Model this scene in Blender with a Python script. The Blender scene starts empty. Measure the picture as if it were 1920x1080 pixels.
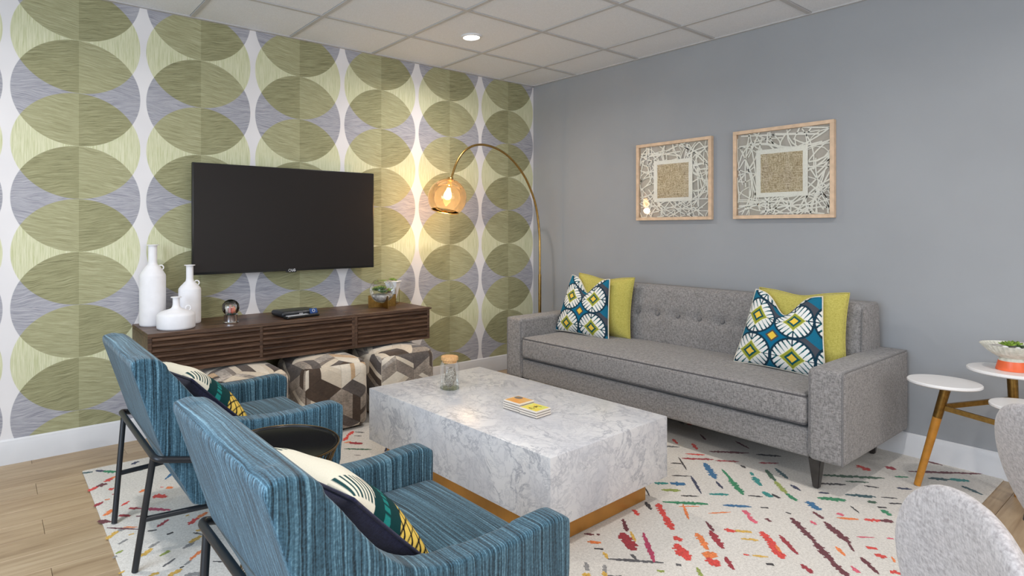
import bpy, bmesh, math, random
from mathutils import Vector, Matrix, Euler
C = bpy.context.scene.collection
R = math.radians
PI = math.pi

# ------------------------------------------------------------------ camera, light, exposure
sc = bpy.context.scene
cam_data = bpy.data.cameras.new('camera'); cam = bpy.data.objects.new('camera', cam_data); C.objects.link(cam)
cam.location = (-3.949, -3.790, 1.215); cam.rotation_euler = (R(90), 0, R(-36.6))
cam_data.sensor_width = 36; cam_data.lens = 1119.7/1920*36
cam_data.shift_x = (960-811)/1920; cam_data.shift_y = -(540-429.5)/1920
cam_data.clip_start = .05
sc.camera = cam
sc.view_settings.view_transform = 'Standard'; sc.view_settings.look = 'None'
sc.view_settings.gamma = 1; sc.view_settings.use_curve_mapping = False
sc.view_settings.exposure = 0.0
world = bpy.data.worlds.new('world'); sc.world = world; world.use_nodes = True
world.node_tree.nodes['Background'].inputs[0].default_value = (.75, .85, 1, 1)
world.node_tree.nodes['Background'].inputs[1].default_value = .6

ROOM_X, ROOM_Y, H = -6.2, -6.4, 2.5
DOWNLIGHTS = [(-1.36,-.74), (-1.36,-3.15), (-3.60,-3.15), (-3.60,-5.0), (-1.36,-5.0), (-3.9,-1.2)]
def area(name, loc, rot, sx, sy, power, col, spread=180, shape='RECTANGLE'):
    l = bpy.data.lights.new(name, 'AREA'); l.shape = shape; l.size = sx; l.size_y = sy
    l.energy = power; l.color = col; l.spread = R(spread)
    o = bpy.data.objects.new(name, l); o.location = loc; o.rotation_euler = rot; C.objects.link(o); return o
for i, (x, y) in enumerate(DOWNLIGHTS):
    area('downlight_beam', (x, y, H-.012), (0,0,0), .09, .09, (12, 10, 17, 12, 9, 14)[i], (1, .95, .90), 160, 'DISK')
# daylight through the window opening on the far left, and through the glazed front behind the camera
area('window_daylight', (ROOM_X+.03, -3.2, 1.45), (0, R(-90), 0), 1.5, 2.6, 120, (.68, .83, 1))
area('front_window_daylight', (-2.6, ROOM_Y+.03, 1.35), (R(90), 0, 0), 3.4, 1.7, 52, (1, .98, .96))

# ------------------------------------------------------------------ helpers
def link(name, me, mat=None, parent=None, loc=(0,0,0), rot=(0,0,0)):
    o = bpy.data.objects.new(name, me); C.objects.link(o)
    if mat is not None:
        for m in (mat if isinstance(mat, (list, tuple)) else [mat]): me.materials.append(m)
    o.location = loc; o.rotation_euler = rot
    if parent: o.parent = parent
    return o
def obj(name, bm, mat, parent=None, smooth=35, loc=(0,0,0), rot=(0,0,0)):
    me = bpy.data.meshes.new(name)
    bmesh.ops.recalc_face_normals(bm, faces=bm.faces)
    bm.to_mesh(me); bm.free()
    if smooth:
        me.polygons.foreach_set('use_smooth', [True]*len(me.polygons)); me.set_sharp_from_angle(angle=R(smooth))
    return link(name, me, mat, parent, loc, rot)
def thing(name, label, cat, loc=(0,0,0), rot=(0,0,0), group=None):
    o = bpy.data.objects.new(name, None); C.objects.link(o); o.location = loc; o.rotation_euler = rot
    o.empty_display_size = .1
    return tag(o, label, cat, group)
def tag(o, label, cat, group=None):
    o['label'] = label; o['category'] = cat
    if group: o['group'] = group
    return o
def copy_tree(o, parent=None):
    c = o.copy(); C.objects.link(c)
    if parent: c.parent = parent
    for ch in [k for k in bpy.data.objects if k.parent == o]: copy_tree(ch, c)
    return c
def box(bm, x0, x1, y0, y1, z0, z1, bev=0, seg=2, mi=0):
    r = bmesh.ops.create_cube(bm, size=1)
    vs = r['verts']
    for v in vs:
        v.co = Vector(((x0+x1)/2+v.co.x*(x1-x0), (y0+y1)/2+v.co.y*(y1-y0), (z0+z1)/2+v.co.z*(z1-z0)))
    if bev:
        es = list({e for v in vs for e in v.link_edges})
        r = bmesh.ops.bevel(bm, geom=es, offset=bev, segments=seg, profile=.5, affect='EDGES')
        for f in r['faces']: f.material_index = mi
    return vs
def BM(): return bmesh.new()
def boxobj(name, x0, x1, y0, y1, z0, z1, mat, parent=None, bev=0, seg=2):
    bm = BM(); box(bm, x0, x1, y0, y1, z0, z1, bev, seg); return obj(name, bm, mat, parent)
def tube(bm, pts, rad, n=10, closed=False, cap=True):
    pts = [Vector(p) for p in pts]; N = len(pts)
    rads = rad if isinstance(rad, (list, tuple)) else [rad]*N
    rings = []; nrm = None
    for i, p in enumerate(pts):
        a = pts[(i-1) % N] if (closed or i > 0) else p
        b = pts[(i+1) % N] if (closed or i < N-1) else p
        t = (b-a).normalized()
        if nrm is None:
            nrm = t.orthogonal().normalized()
        else:
            nrm = (nrm - t*nrm.dot(t)); nrm = nrm.normalized() if nrm.length > 1e-6 else t.orthogonal().normalized()
        bi = t.cross(nrm)
        rings.append([bm.verts.new(p + (nrm*math.cos(2*PI*k/n)+bi*math.sin(2*PI*k/n))*rads[i]) for k in range(n)])
    for i in range(N if closed else N-1):
        A, B = rings[i], rings[(i+1) % N]
        for k in range(n): bm.faces.new((A[k], A[(k+1) % n], B[(k+1) % n], B[k]))
    if cap and not closed:
        bm.faces.new(rings[0]); bm.faces.new(rings[-1][::-1])
def arc_pts(path, r, seg=6):
    """polyline with rounded corners"""
    path = [Vector(p) for p in path]; out = [path[0]]
    for i in range(1, len(path)-1):
        p, a, b = path[i], path[i-1], path[i+1]
        da, db = (a-p), (b-p); q = min(r, da.length*.49, db.length*.49)
        s, e = p+da.normalized()*q, p+db.normalized()*q
        for k in range(seg+1):
            t = k/seg; out.append(s*(1-t)**2 + p*2*t*(1-t) + e*t*t)
    out.append(path[-1]); return out
def lathe(bm, prof, n=40, cx=0, cy=0, z0=0, mi=None, flute=None):
    rings = []
    for (r, z) in prof:
        if r < 1e-6: rings.append([bm.verts.new((cx, cy, z0+z))])
        else:
            rings.append([bm.verts.new((cx+math.cos(2*PI*k/n)*r*(1 if not flute else 1+flute*(k % 2)), cy+math.sin(2*PI*k/n)*r*(1 if not flute else 1+flute*(k % 2)), z0+z)) for k in range(n)])
    for a, b in zip(rings, rings[1:]):
        for k in range(n):
            if len(a) == 1 and len(b) == 1: continue
            if len(a) == 1: f = bm.faces.new((a[0], b[(k+1) % n], b[k]))
            elif len(b) == 1: f = bm.faces.new((a[k], a[(k+1) % n], b[0]))
            else: f = bm.faces.new((a[k], a[(k+1) % n], b[(k+1) % n], b[k]))
            if mi: f.material_index = mi
def latheobj(name, prof, mat, parent=None, n=40, loc=(0,0,0), smooth=40, rot=(0,0,0)):
    bm = BM(); lathe(bm, prof, n); return obj(name, bm, mat, parent, smooth, loc, rot)
def soft_pt(P, h, r, puff):
    """point P on the surface of a box with half sizes h -> rounded by r, puffed"""
    q = [max(-(h[i]-r), min(h[i]-r, P[i])) for i in range(3)]
    d = Vector([P[i]-q[i] for i in range(3)])
    v = Vector(q) + (d.normalized()*r if d.length > 1e-9 else d)
    for ax in range(3):
        if puff[ax]:
            o = [i for i in range(3) if i != ax]
            w = max(0, 1-(v[o[0]]/h[o[0]])**2)*max(0, 1-(v[o[1]]/h[o[1]])**2)
            v[ax] += puff[ax]*w*(v[ax]/h[ax])
    return v
def softbox(bm, sx, sy, sz, r, puff=(0,0,0), loc=(0,0,0), dens=.05, fn=None):
    h = (sx/2, sy/2, sz/2); vid = {}
    def params(i):
        n = max(2, int(2*(h[i]-r)/dens)); a = [-(h[i]-r)+2*(h[i]-r)*k/n for k in range(n+1)]
        e = [r*math.tan(R(45)*k/4) for k in (4, 3, 2, 1)]
        return [-(h[i]-r)-q for q in e] + a + [h[i]-r+q for q in e[::-1]]
    ps = [params(i) for i in range(3)]
    def V(p):
        k = tuple(round(c, 6) for c in p)
        if k not in vid:
            v = soft_pt(p, h, r, puff)
            if fn: v = fn(v)
            vid[k] = bm.verts.new(v+Vector(loc))
        return vid[k]
    for ax in range(3):
        a, b = [i for i in range(3) if i != ax]
        for s in (-1, 1):
            for i in range(len(ps[a])-1):
                for j in range(len(ps[b])-1):
                    q = []
                    for (u, w) in ((i, j), (i+1, j), (i+1, j+1), (i, j+1)):
                        p = [0, 0, 0]; p[ax] = s*h[ax]; p[a] = ps[a][u]; p[b] = ps[b][w]; q.append(V(p))
                    if s < 0: q = q[::-1]
                    try: bm.faces.new(q)
                    except ValueError: pass
def softobj(name, sx, sy, sz, r, mat, parent=None, puff=(0,0,0), loc=(0,0,0), rot=(0,0,0), dens=.05, fn=None):
    bm = BM(); softbox(bm, sx, sy, sz, r, puff, (0,0,0), dens, fn); return obj(name, bm, mat, parent, 60, loc, rot)
def poly_prism(bm, pts, axis, a, b, bev=0, seg=3):
    """pts: 2D polygon (x,z) extruded along y from a to b"""
    A = [bm.verts.new((p[0], a, p[1])) for p in pts]; B = [bm.verts.new((p[0], b, p[1])) for p in pts]
    n = len(pts); f0 = bm.faces.new(A); f1 = bm.faces.new(B[::-1])
    for i in range(n): bm.faces.new((A[i], B[i], B[(i+1) % n], A[(i+1) % n]))
    if bev:
        es = list(set(f0.edges) | set(f1.edges))
        bmesh.ops.bevel(bm, geom=es, offset=bev, segments=seg, profile=.5, affect='EDGES')

# ------------------------------------------------------------------ node expression helper
class S:
    def __init__(s, m, k): s.m, s.k = m, k
    def _b(s, op, o, rev=False):
        n = s.m.nt.nodes.new('ShaderNodeMath'); n.operation = op
        a, b = (o, s) if rev else (s, o)
        for i, v in enumerate((a, b)):
            if isinstance(v, S): s.m.nt.links.new(v.k, n.inputs[i])
            elif v is not None: n.inputs[i].default_value = v
        return S(s.m, n.outputs[0])
    def __add__(s, o): return s._b('ADD', o)
    __radd__ = __add__
    def __sub__(s, o): return s._b('SUBTRACT', o)
    def __rsub__(s, o): return s._b('SUBTRACT', o, True)
    def __mul__(s, o): return s._b('MULTIPLY', o)
    __rmul__ = __mul__
    def __truediv__(s, o): return s._b('DIVIDE', o)
    def lt(s, o): return s._b('LESS_THAN', o)
    def gt(s, o): return s._b('GREATER_THAN', o)
    def mod(s, o): return s._b('FLOORED_MODULO', o)
    def abs(s): return s._b('ABSOLUTE', None)
    def sqrt(s): return s._b('SQRT', None)
    def sin(s): return s._b('SINE', None)
    def floor(s): return s._b('FLOOR', None)
    def mn(s, o): return s._b('MINIMUM', o)
    def mx(s, o): return s._b('MAXIMUM', o)
    def sign(s): return s._b('SIGN', None)
    def pw(s, o): return s._b('POWER', o)
    def step(s, a, b):
        n = s.m.nt.nodes.new('ShaderNodeMapRange'); n.interpolation_type = 'SMOOTHSTEP'
        s.m.nt.links.new(s.k, n.inputs[0]); n.inputs[1].default_value = a; n.inputs[2].default_value = b
        return S(s.m, n.outputs[0])
class M:
    def __init__(s, name, rough=.6, metal=0, spec=.5, color=(.8,.8,.8)):
        s.mat = bpy.data.materials.new(name); s.mat.use_nodes = True; s.nt = s.mat.node_tree
        s.b = s.nt.nodes['Principled BSDF']
        s.b.inputs['Roughness'].default_value = rough; s.b.inputs['Metallic'].default_value = metal
        s.b.inputs['Specular IOR Level'].default_value = spec
        s.b.inputs['Base Color'].default_value = (*lin(color), 1)
        s.tc = s.nt.nodes.new('ShaderNodeTexCoord')
    def xyz(s, which='Object'):
        n = s.nt.nodes.new('ShaderNodeSeparateXYZ'); s.nt.links.new(s.tc.outputs[which], n.inputs[0])
        return [S(s, n.outputs[i]) for i in range(3)]
    def vec(s, x, y, z):
        n = s.nt.nodes.new('ShaderNodeCombineXYZ')
        for i, v in enumerate((x, y, z)):
            if isinstance(v, S): s.nt.links.new(v.k, n.inputs[i])
            else: n.inputs[i].default_value = v
        return n.outputs[0]
    def noise(s, scale=5, detail=3, vec=None, rough=.5, dist=0, stretch=None):
        n = s.nt.nodes.new('ShaderNodeTexNoise'); n.inputs['Scale'].default_value = scale
        n.inputs['Detail'].default_value = detail; n.inputs['Roughness'].default_value = rough
        n.inputs['Distortion'].default_value = dist
        if vec is None:
            vec = s.tc.outputs['Object']
            if stretch:
                mp = s.nt.nodes.new('ShaderNodeMapping'); mp.inputs['Scale'].default_value = stretch
                s.nt.links.new(vec, mp.inputs[0]); vec = mp.outputs[0]
        s.nt.links.new(vec, n.inputs['Vector'])
        return S(s, n.outputs[0])
    def white(s, vec):
        n = s.nt.nodes.new('ShaderNodeTexWhiteNoise'); s.nt.links.new(vec, n.inputs[0]); return S(s, n.outputs[0])
    def rnd(s):
        n = s.nt.nodes.new('ShaderNodeObjectInfo'); return S(s, n.outputs['Random'])
    def ramp(s, fac, stops):
        n = s.nt.nodes.new('ShaderNodeValToRGB'); s.nt.links.new(fac.k, n.inputs[0])
        el = n.color_ramp.elements
        while len(el) < len(stops): el.new(.5)
        for e, (p, c) in zip(el, stops): e.position = p; e.color = (*lin(c), 1)
        return n.outputs[0]
    def mix(s, fac, a, b, mode='MIX'):
        n = s.nt.nodes.new('ShaderNodeMix'); n.data_type = 'RGBA'; n.blend_type = mode
        for k, v in ((0, fac), (6, a), (7, b)):
            if isinstance(v, S): s.nt.links.new(v.k, n.inputs[k])
            elif isinstance(v, (int, float)): n.inputs[k].default_value = v
            elif isinstance(v, tuple): n.inputs[k].default_value = (*lin(v), 1)
            else: s.nt.links.new(v, n.inputs[k])
        return n.outputs[2]
    def base(s, c): s.nt.links.new(c, s.b.inputs['Base Color']); return s
    def bump(s, h, strength=.3, dist=.002):
        n = s.nt.nodes.new('ShaderNodeBump'); n.inputs['Strength'].default_value = strength; n.inputs['Distance'].default_value = dist
        s.nt.links.new(h.k, n.inputs['Height']); s.nt.links.new(n.outputs[0], s.b.inputs['Normal']); return s
def lin(c):
    return tuple((v/12.92 if v <= .04045 else ((v+.055)/1.055)**2.4) for v in c[:3])
def rgb(r, g, b): return (r/255, g/255, b/255)
def plain(name, col, rough=.6, metal=0, nscale=0, amt=.06, bump=0, spec=.5):
    m = M(name, rough, metal, spec, col)
    n = m.noise(nscale or 12, 3)
    m.base(m.ramp(n, [(.3, tuple(max(0, c*(1-amt)) for c in col)), (.7, tuple(min(1, c*(1+amt)) for c in col))]))
    if bump: m.bump(n, bump, .001)
    return m.mat
def fabric(name, c1, c2, scale=260, rough=.95, bump=.5, low=.25):
    m = M(name, rough, 0, .2)
    n = m.noise(scale, 2, rough=.7); n2 = m.noise(scale*.9, 1, stretch=(.35, .35, 1)); n3 = m.noise(scale*.9, 1, stretch=(1, 1, .35)); lo = m.noise(7, 3)
    t = n*.34 + n2*.30 + n3*.30 + lo*.06
    m.base(m.ramp(t, [(.38, c1), (.60, c2)])); m.bump(t, bump, .0015)
    m.b.inputs['Sheen Weight'].default_value = .15; m.b.inputs['Sheen Roughness'].default_value = .6
    return m.mat
def thin_glass(name, tint=(.97,.98,.98), ior=1.45, rough=0, gloss=1.0, refl=(1,1,1), haze=0):
    m = bpy.data.materials.new(name); m.use_nodes = True; nt = m.node_tree; nt.nodes.clear()
    o = nt.nodes.new('ShaderNodeOutputMaterial'); t = nt.nodes.new('ShaderNodeBsdfTransparent'); g = nt.nodes.new('ShaderNodeBsdfGlossy')
    f = nt.nodes.new('ShaderNodeFresnel'); mx = nt.nodes.new('ShaderNodeMixShader'); mu = nt.nodes.new('ShaderNodeMath'); mu.operation = 'MULTIPLY'
    mu.inputs[1].default_value = gloss; mu.use_clamp = True
    f.inputs[0].default_value = ior; t.inputs[0].default_value = (*tint, 1); g.inputs[0].default_value = (*refl, 1); g.inputs['Roughness'].default_value = rough
    body = t
    if haze:
        tl = nt.nodes.new('ShaderNodeBsdfTranslucent'); tl.inputs[0].default_value = (*[min(1, v*1.05) for v in tint], 1)
        body = nt.nodes.new('ShaderNodeMixShader'); body.inputs[0].default_value = haze
        nt.links.new(t.outputs[0], body.inputs[1]); nt.links.new(tl.outputs[0], body.inputs[2])
    nt.links.new(f.outputs[0], mu.inputs[0]); nt.links.new(mu.outputs[0], mx.inputs[0]); nt.links.new(body.outputs[0], mx.inputs[1]); nt.links.new(g.outputs[0], mx.inputs[2]); nt.links.new(mx.outputs[0], o.inputs[0])
    return m
def emit(name, col, k):
    m = M(name, .5, 0, .5, col); m.b.inputs['Emission Color'].default_value = (*lin(col), 1); m.b.inputs['Emission Strength'].default_value = k
    return m.mat

# ------------------------------------------------------------------ materials
white_trim = plain('white_trim_paint', rgb(214,214,216), .45, amt=.01)
def mk_wallpaper():
    m = M('wallpaper_overlapping_circles', .85, 0, .25)
    x, y, z = m.xyz()
    cell = ((x+3.553+.324)/.648)
    du = (cell - cell.floor() - .5)*.648
    def circ(zc):
        v = ((z-zc+.28975)/.5795); dv = (v - v.floor() - .5)*.5795
        r = ((du/.3085)*(du/.3085) + (dv/.2897)*(dv/.2897))
        return 1 - r.step(.985, 1.01), dv
    pu, dvp = circ(1.9595); gr, dvg = circ(1.66975)
    quad = (du*dvp).sign()
    wob = m.noise(9, 2)*.03
    slant = du*quad*.16
    hl = m.noise(1, 4, m.vec(x*9, 0.0, (z+slant+wob)*430), .8)
    hl2 = m.noise(1, 2, m.vec(x*7+7, 3.0, (z+slant+wob)*190), .6)
    vl = m.noise(1, 3, m.vec((x+wob*.3)*230, 0.0, z*7), .7)
    white = m.ramp(m.noise(3, 2), [(.3, rgb(219,216,217)), (.7, rgb(228,225,225))])
    green = m.ramp(vl, [(.36, rgb(186,189,146)), (.52, rgb(207,207,174)), (.68, rgb(220,219,192))])
    hh = hl*.6+hl2*.4
    purple = m.ramp(hh, [(.34, rgb(100,101,114)), (.45, rgb(150,150,158)), (.55, rgb(174,173,179)), (.68, rgb(198,196,199))])
    lens = m.ramp(hh + quad*.035, [(.34, rgb(108,106,80)), (.45, rgb(145,143,108)), (.55, rgb(164,162,127)), (.68, rgb(188,186,153))])
    c = m.mix(gr, white, green)
    pp = m.mix(gr, purple, lens)
    c = m.mix(pu, c, pp)
    m.base(c); m.bump(hh, .15, .001)
    return m.mat
def mk_grey_wall():
    m = M('grey_wall_paint', .62, 0, .35)
    m.base(m.ramp(m.noise(2, 3), [(.3, rgb(152,154,157)), (.7, rgb(157,159,162))])); m.bump(m.noise(240, 2), .08, .0008); return m.mat
def mk_plank():
    m = M('oak_plank', .42, 0, .4)
    x, y, z = m.xyz(); r = m.rnd()
    g = m.noise(1, 5, m.vec(x*2.2+r*40, y*34, r*9), .62, .6)
    g2 = m.noise(1, 3, m.vec(x*1.1+r*11, y*7+r*5, 0.0), .5)
    kn = m.noise(1, 2, m.vec(x*5+r*31, y*16+r*17, 2.0), .4)
    c = m.ramp(g*.65+g2*.35, [(.30, rgb(128,106,82)), (.44, rgb(165,142,114)), (.56, rgb(181,159,130)), (.70, rgb(194,174,146))])
    c = m.mix(r*.22, c, rgb(160,132,98))
    c = m.mix(kn.step(.735, .80), c, rgb(74,54,38))
    m.base(c); m.bump(g, .12, .001); return m.mat
def mk_walnut():
    m = M('dark_walnut', .42, 0, .45)
    x, y, z = m.xyz(); r = m.rnd()
    g = m.noise(1, 6, m.vec(x*2.6+r*20, y*20, z*46), .65, 1.2)
    f = m.noise(1, 3, m.vec(x*9+r*5, y*90, z*210), .6)
    m.base(m.ramp(g*.7+f*.3, [(.34, rgb(38,25,18)), (.46, rgb(70,49,36)), (.56, rgb(94,69,52)), (.68, rgb(122,94,73))])); m.bump(g, .1, .001); return m.mat
def mk_marble():
    m = M('white_grey_marble', .30, 0, .45)
    w = m.noise(3.2, 5, rough=.62, dist=.5); 
    a = (m.noise(5.5, 7, rough=.66, dist=.6)-.5).abs()
    b = (m.noise(13, 6, rough=.7, dist=.8)-.5).abs()
    v1 = 1-a.step(0, .030); v2 = 1-b.step(0, .045)
    c = m.ramp(w, [(.3, rgb(192,193,199)), (.48, rgb(212,211,213)), (.7, rgb(222,221,221))])
    c = m.mix(v1*w.step(.33, .58)*.62, c, rgb(134,138,150))
    c = m.mix(v2*.34, c, rgb(152,154,164))
    m.base(c); return m.mat
def mk_ribbed():
    m = M('blue_ribbed_upholstery', .9, 0, .15)
    x, y, z = m.xyz()
    wob = m.noise(1, 3, m.vec(x*11, y*5, z*5), .55)*.020
    nx, ny, nz = m.xyz('Normal')
    rearf = nx.abs().step(.72, .86)
    n = m.noise(1, 2, m.vec((x+wob)*240, y*2.2, z*2.2), .55)*(1-rearf) + m.noise(1, 2, m.vec(x*9, (y+wob)*260, z*9), .55)*rearf
    n2 = m.noise(220, 2)
    t = n*.75+n2*.25
    m.base(m.ramp(t, [(.34, rgb(18,32,40)), (.44, rgb(42,68,82)), (.56, rgb(68,102,120)), (.68, rgb(114,152,170))])); m.bump(t, .6, .003)
    m.b.inputs['Sheen Weight'].default_value = .2
    return m.mat
def mk_vcol(name, rough=.9, bscale=400, b=.3):
    m = M(name, rough, 0, .2); a = m.nt.nodes.new('ShaderNodeAttribute'); a.attribute_name = 'print'
    n = m.noise(bscale, 2)
    m.base(m.mix(.15, a.outputs['Color'], m.ramp(n, [(.3, (.35,.35,.35)), (.7, (.9,.9,.9))]), 'OVERLAY')); m.bump(n, b, .001); return m.mat
def mk_weave():
    m = M('woven_raffia', .9, 0, .2); x, y, z = m.xyz()
    a = m.noise(1, 2, m.vec(0.0, y*330, z*18), .6); b = m.noise(1, 2, m.vec(4.0, y*16, z*330), .6)
    t = a.mx(b)*.7+m.noise(120, 2)*.3
    m.base(m.ramp(t, [(.38, rgb(116,94,68)), (.5, rgb(190,168,132)), (.62, rgb(236,220,190))])); m.bump(t, .7, .002); return m.mat
def mk_bowl():
    m = M('fluted_white_stoneware', .5, 0, .4)
    m.base(m.ramp(m.noise(60, 3), [(.3, rgb(196,194,180)), (.7, rgb(226,224,212))])); return m.mat
wallpaper = mk_wallpaper(); grey_wall = mk_grey_wall(); plank_m = mk_plank(); walnut = mk_walnut(); marble = mk_marble(); ribbed = mk_ribbed()
sofa_grey = fabric('grey_tweed_upholstery', rgb(104,101,100), rgb(152,148,146), 200, bump=.6)
chair_grey = fabric('pale_grey_felt', rgb(148,142,141), rgb(188,182,181), 230, bump=.35)
piping_m = fabric('dark_grey_piping', rgb(62,60,62), rgb(98,95,96), 400)
piping_l = fabric('grey_welt', rgb(92,90,90), rgb(130,127,126), 400)
lime = fabric('lime_yellow_cotton', rgb(164,154,70), rgb(192,181,96), 300, bump=.35)
cream_cloth = fabric('cream_cotton', rgb(206,198,178), rgb(228,222,206), 300)
navy_cloth = fabric('navy_velvet', rgb(22,24,48), rgb(38,40,70), 300)
print_m = mk_vcol('printed_cotton')
weave = mk_weave()
tile_m = plain('ceiling_tile_board', rgb(222,225,230), .9, nscale=160, amt=.025, bump=.35)
grid_m = plain('ceiling_grid_metal', rgb(186,185,185), .5, amt=.01)
black_metal = plain('black_powder_coat', rgb(44,46,50), .38, .3, amt=.05)
sofa_leg_m = plain('dark_stained_wood', rgb(52,48,46), .4, amt=.15, nscale=30)
brass = plain('brushed_brass', rgb(176,142,84), .28, 1, nscale=60, amt=.07)
brass_dark = plain('aged_brass', rgb(140,110,60), .35, 1, nscale=60, amt=.1)
brass_band = plain('satin_brass_plinth', rgb(184,130,58), .36, .55, nscale=8, amt=.08)
oak_leg = plain('honey_wood', rgb(178,120,42), .4, 0, nscale=30, amt=.08)
screen_m = plain('tv_screen_glass', rgb(30,26,25), .42, 0, amt=.01, spec=.25)
tv_black = plain('tv_black_plastic', rgb(20,20,21), .3, amt=.03)
logo_m = plain('silver_print', rgb(215,215,218), .4, amt=.02)
ceramic = plain('matt_white_ceramic', rgb(226,224,226), .7, amt=.015, nscale=20)
chrome = plain('polished_chrome', rgb(225,225,228), .06, 1, amt=.01)
clear = thin_glass('clear_glass'); jar_glass = thin_glass('jar_glass', (.985,.99,.985), 1.45, .02, .45)
pane_glass = thin_glass('picture_glass', (.985,.985,.985), 1.45, .01, .75)
smoke = thin_glass('smoked_amber_glass', (.73,.60,.45), 1.5, .03, 1.4, (1,.88,.70), haze=.07)
table_glass = plain('black_enamel', rgb(16,17,20), .17, 0, amt=.02, spec=.6)
cork = plain('cork_lid', rgb(206,160,108), .8, nscale=90, amt=.1, bump=.3)
frame_oak = plain('pale_oak_frame', rgb(214,184,154), .5, nscale=25, amt=.06)
mat_board = plain('greige_backing_board', rgb(196,186,172), .9, amt=.02)
paper = plain('handmade_white_paper', rgb(250,243,228), .9, nscale=150, amt=.03)
stone_w = plain('white_tabletop_lacquer', rgb(228,226,225), .35, amt=.01)
leaf = plain('succulent_green', rgb(112,140,44), .6, nscale=60, amt=.3)
leaf_d = plain('dark_succulent_green', rgb(66,90,48), .6, nscale=60, amt=.3)
leaf_r = plain('brown_succulent', rgb(112,88,70), .6, nscale=60, amt=.2)
pebble = plain('pale_pebble', rgb(180,176,172), .7, nscale=40, amt=.25)
orange_m = plain('coral_orange_glaze', rgb(240,108,62), .4, amt=.03)
bowl_m = mk_bowl()
rug_m = fabric('cream_wool_rug', rgb(190,184,176), rgb(222,217,209), 330, bump=.5)
PAL = [rgb(206,62,52), rgb(150,38,48), rgb(98,38,46), rgb(222,122,60), rgb(208,166,72), rgb(208,88,108), rgb(172,54,88), rgb(38,98,140), rgb(28,128,122), rgb(34,124,82),
       rgb(50,86,62), rgb(42,78,84), rgb(42,48,76), rgb(140,152,72), rgb(50,44,44), rgb(140,138,136), rgb(86,84,86)]
dash_m = [fabric('rug_yarn_%s' % n, tuple(c*.82 for c in p), tuple(min(1, c*1.12) for c in p), 330) for n, p in zip(
    'red crimson maroon orange yellow pink magenta blue teal green dark_green dark_teal navy olive black grey dark_grey'.split(), PAL)]

# ------------------------------------------------------------------ setting
def struct(o): o['kind'] = 'structure'; return o
def root(name):
    o = bpy.data.objects.new(name, None); C.objects.link(o); return struct(o)
floor = struct(boxobj('floor', ROOM_X-.1, .1, ROOM_Y-.1, .1, -.08, -.012, plain('subfloor', rgb(60,48,38), .9)))
random.seed(5)
row = 0; y1 = .0785
pm = {}
while y1 > ROOM_Y:
    y0 = y1-.148
    off = [-3.77, -3.35, -2.95][row % 3]
    xs = []
    q = off
    while q > ROOM_X: q -= 1.28
    while q < 0: xs.append(q); q += 1.28
    xs.append(q)
    for a, b in zip(xs, xs[1:]):
        a2, b2 = max(a, ROOM_X), min(b, 0)
        yy1 = min(y1, 0)
        if b2-a2 < .02 or yy1-y0 < .01: continue
        key = (round(b2-a2, 3), round(yy1-y0, 3))
        if key not in pm:
            bm = BM(); lx, ly = key
            box(bm, .0006, lx-.0006, .0006, ly-.0006, -.012, 0, .0012, 1)
            o = obj('floor_plank', bm, plank_m, floor, 0); pm[key] = o.data
            o.location = (a2, y0, 0)
        else:
            o = bpy.data.objects.new('floor_plank', pm[key]); C.objects.link(o); o.parent = floor; o.location = (a2, y0, 0)
    y1 = y0; row += 1
wb = struct(boxobj('wall_back', ROOM_X-.1, .1, 0, .1, 0, H+.1, wallpaper))
wr = struct(boxobj('wall_right', 0, .1, ROOM_Y-.1, 0, 0, H+.1, grey_wall))
plaster = plain('warm_white_plaster', rgb(205,203,200), .8, amt=.01)
# far left wall with a window opening, front wall with a wide one (both behind or beside the camera)
def wall_with_hole(name, axis, pos, t, a0, a1, h0, h1, w0, w1):
    bm = BM()
    def bx(u0, u1, z0, z1):
        if axis == 'x': box(bm, pos-t, pos, u0, u1, z0, z1)
        else: box(bm, u0, u1, pos-t, pos, z0, z1)
    bx(a0, h0, 0, H+.1); bx(h1, a1, 0, H+.1); bx(h0, h1, 0, w0); bx(h0, h1, w1, H+.1)
    return struct(obj(name, bm, plaster, None, 0))
wall_with_hole('wall_left', 'x', ROOM_X, .1, ROOM_Y-.1, .1, -4.5, -1.9, .7, 2.2)
wall_with_hole('wall_front', 'y', ROOM_Y, .1, ROOM_X, 0, -4.3, -.9, .5, 2.2)
for nm, ax in (('window_1', 'x'), ('window_2', 'y')):
    w = root(nm)
    for k in range(5):
        if ax == 'x':
            e = [(-4.5,-4.45,.7,2.2), (-1.95,-1.9,.7,2.2), (-4.5,-1.9,.7,.75), (-4.5,-1.9,2.15,2.2), (-3.225,-3.175,.7,2.2)][k]
            boxobj('window_frame', ROOM_X-.08, ROOM_X-.02, e[0], e[1], e[2], e[3], white_trim, w)
        else:
            e = [(-4.3,-4.25,.5,2.2), (-.95,-.9,.5,2.2), (-4.3,-.9,.5,.55), (-4.3,-.9,2.15,2.2), (-2.63,-2.58,.5,2.2)][k]
            boxobj('window_frame', e[0], e[1], ROOM_Y-.08, ROOM_Y-.02, e[2], e[3], white_trim, w)
    if ax == 'x': boxobj('window_pane', ROOM_X-.053, ROOM_X-.047, -4.45, -1.95, .75, 2.15, clear, w)
    else: boxobj('window_pane', -4.25, -.95, ROOM_Y-.053, ROOM_Y-.047, .55, 2.15, clear, w)
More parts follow.
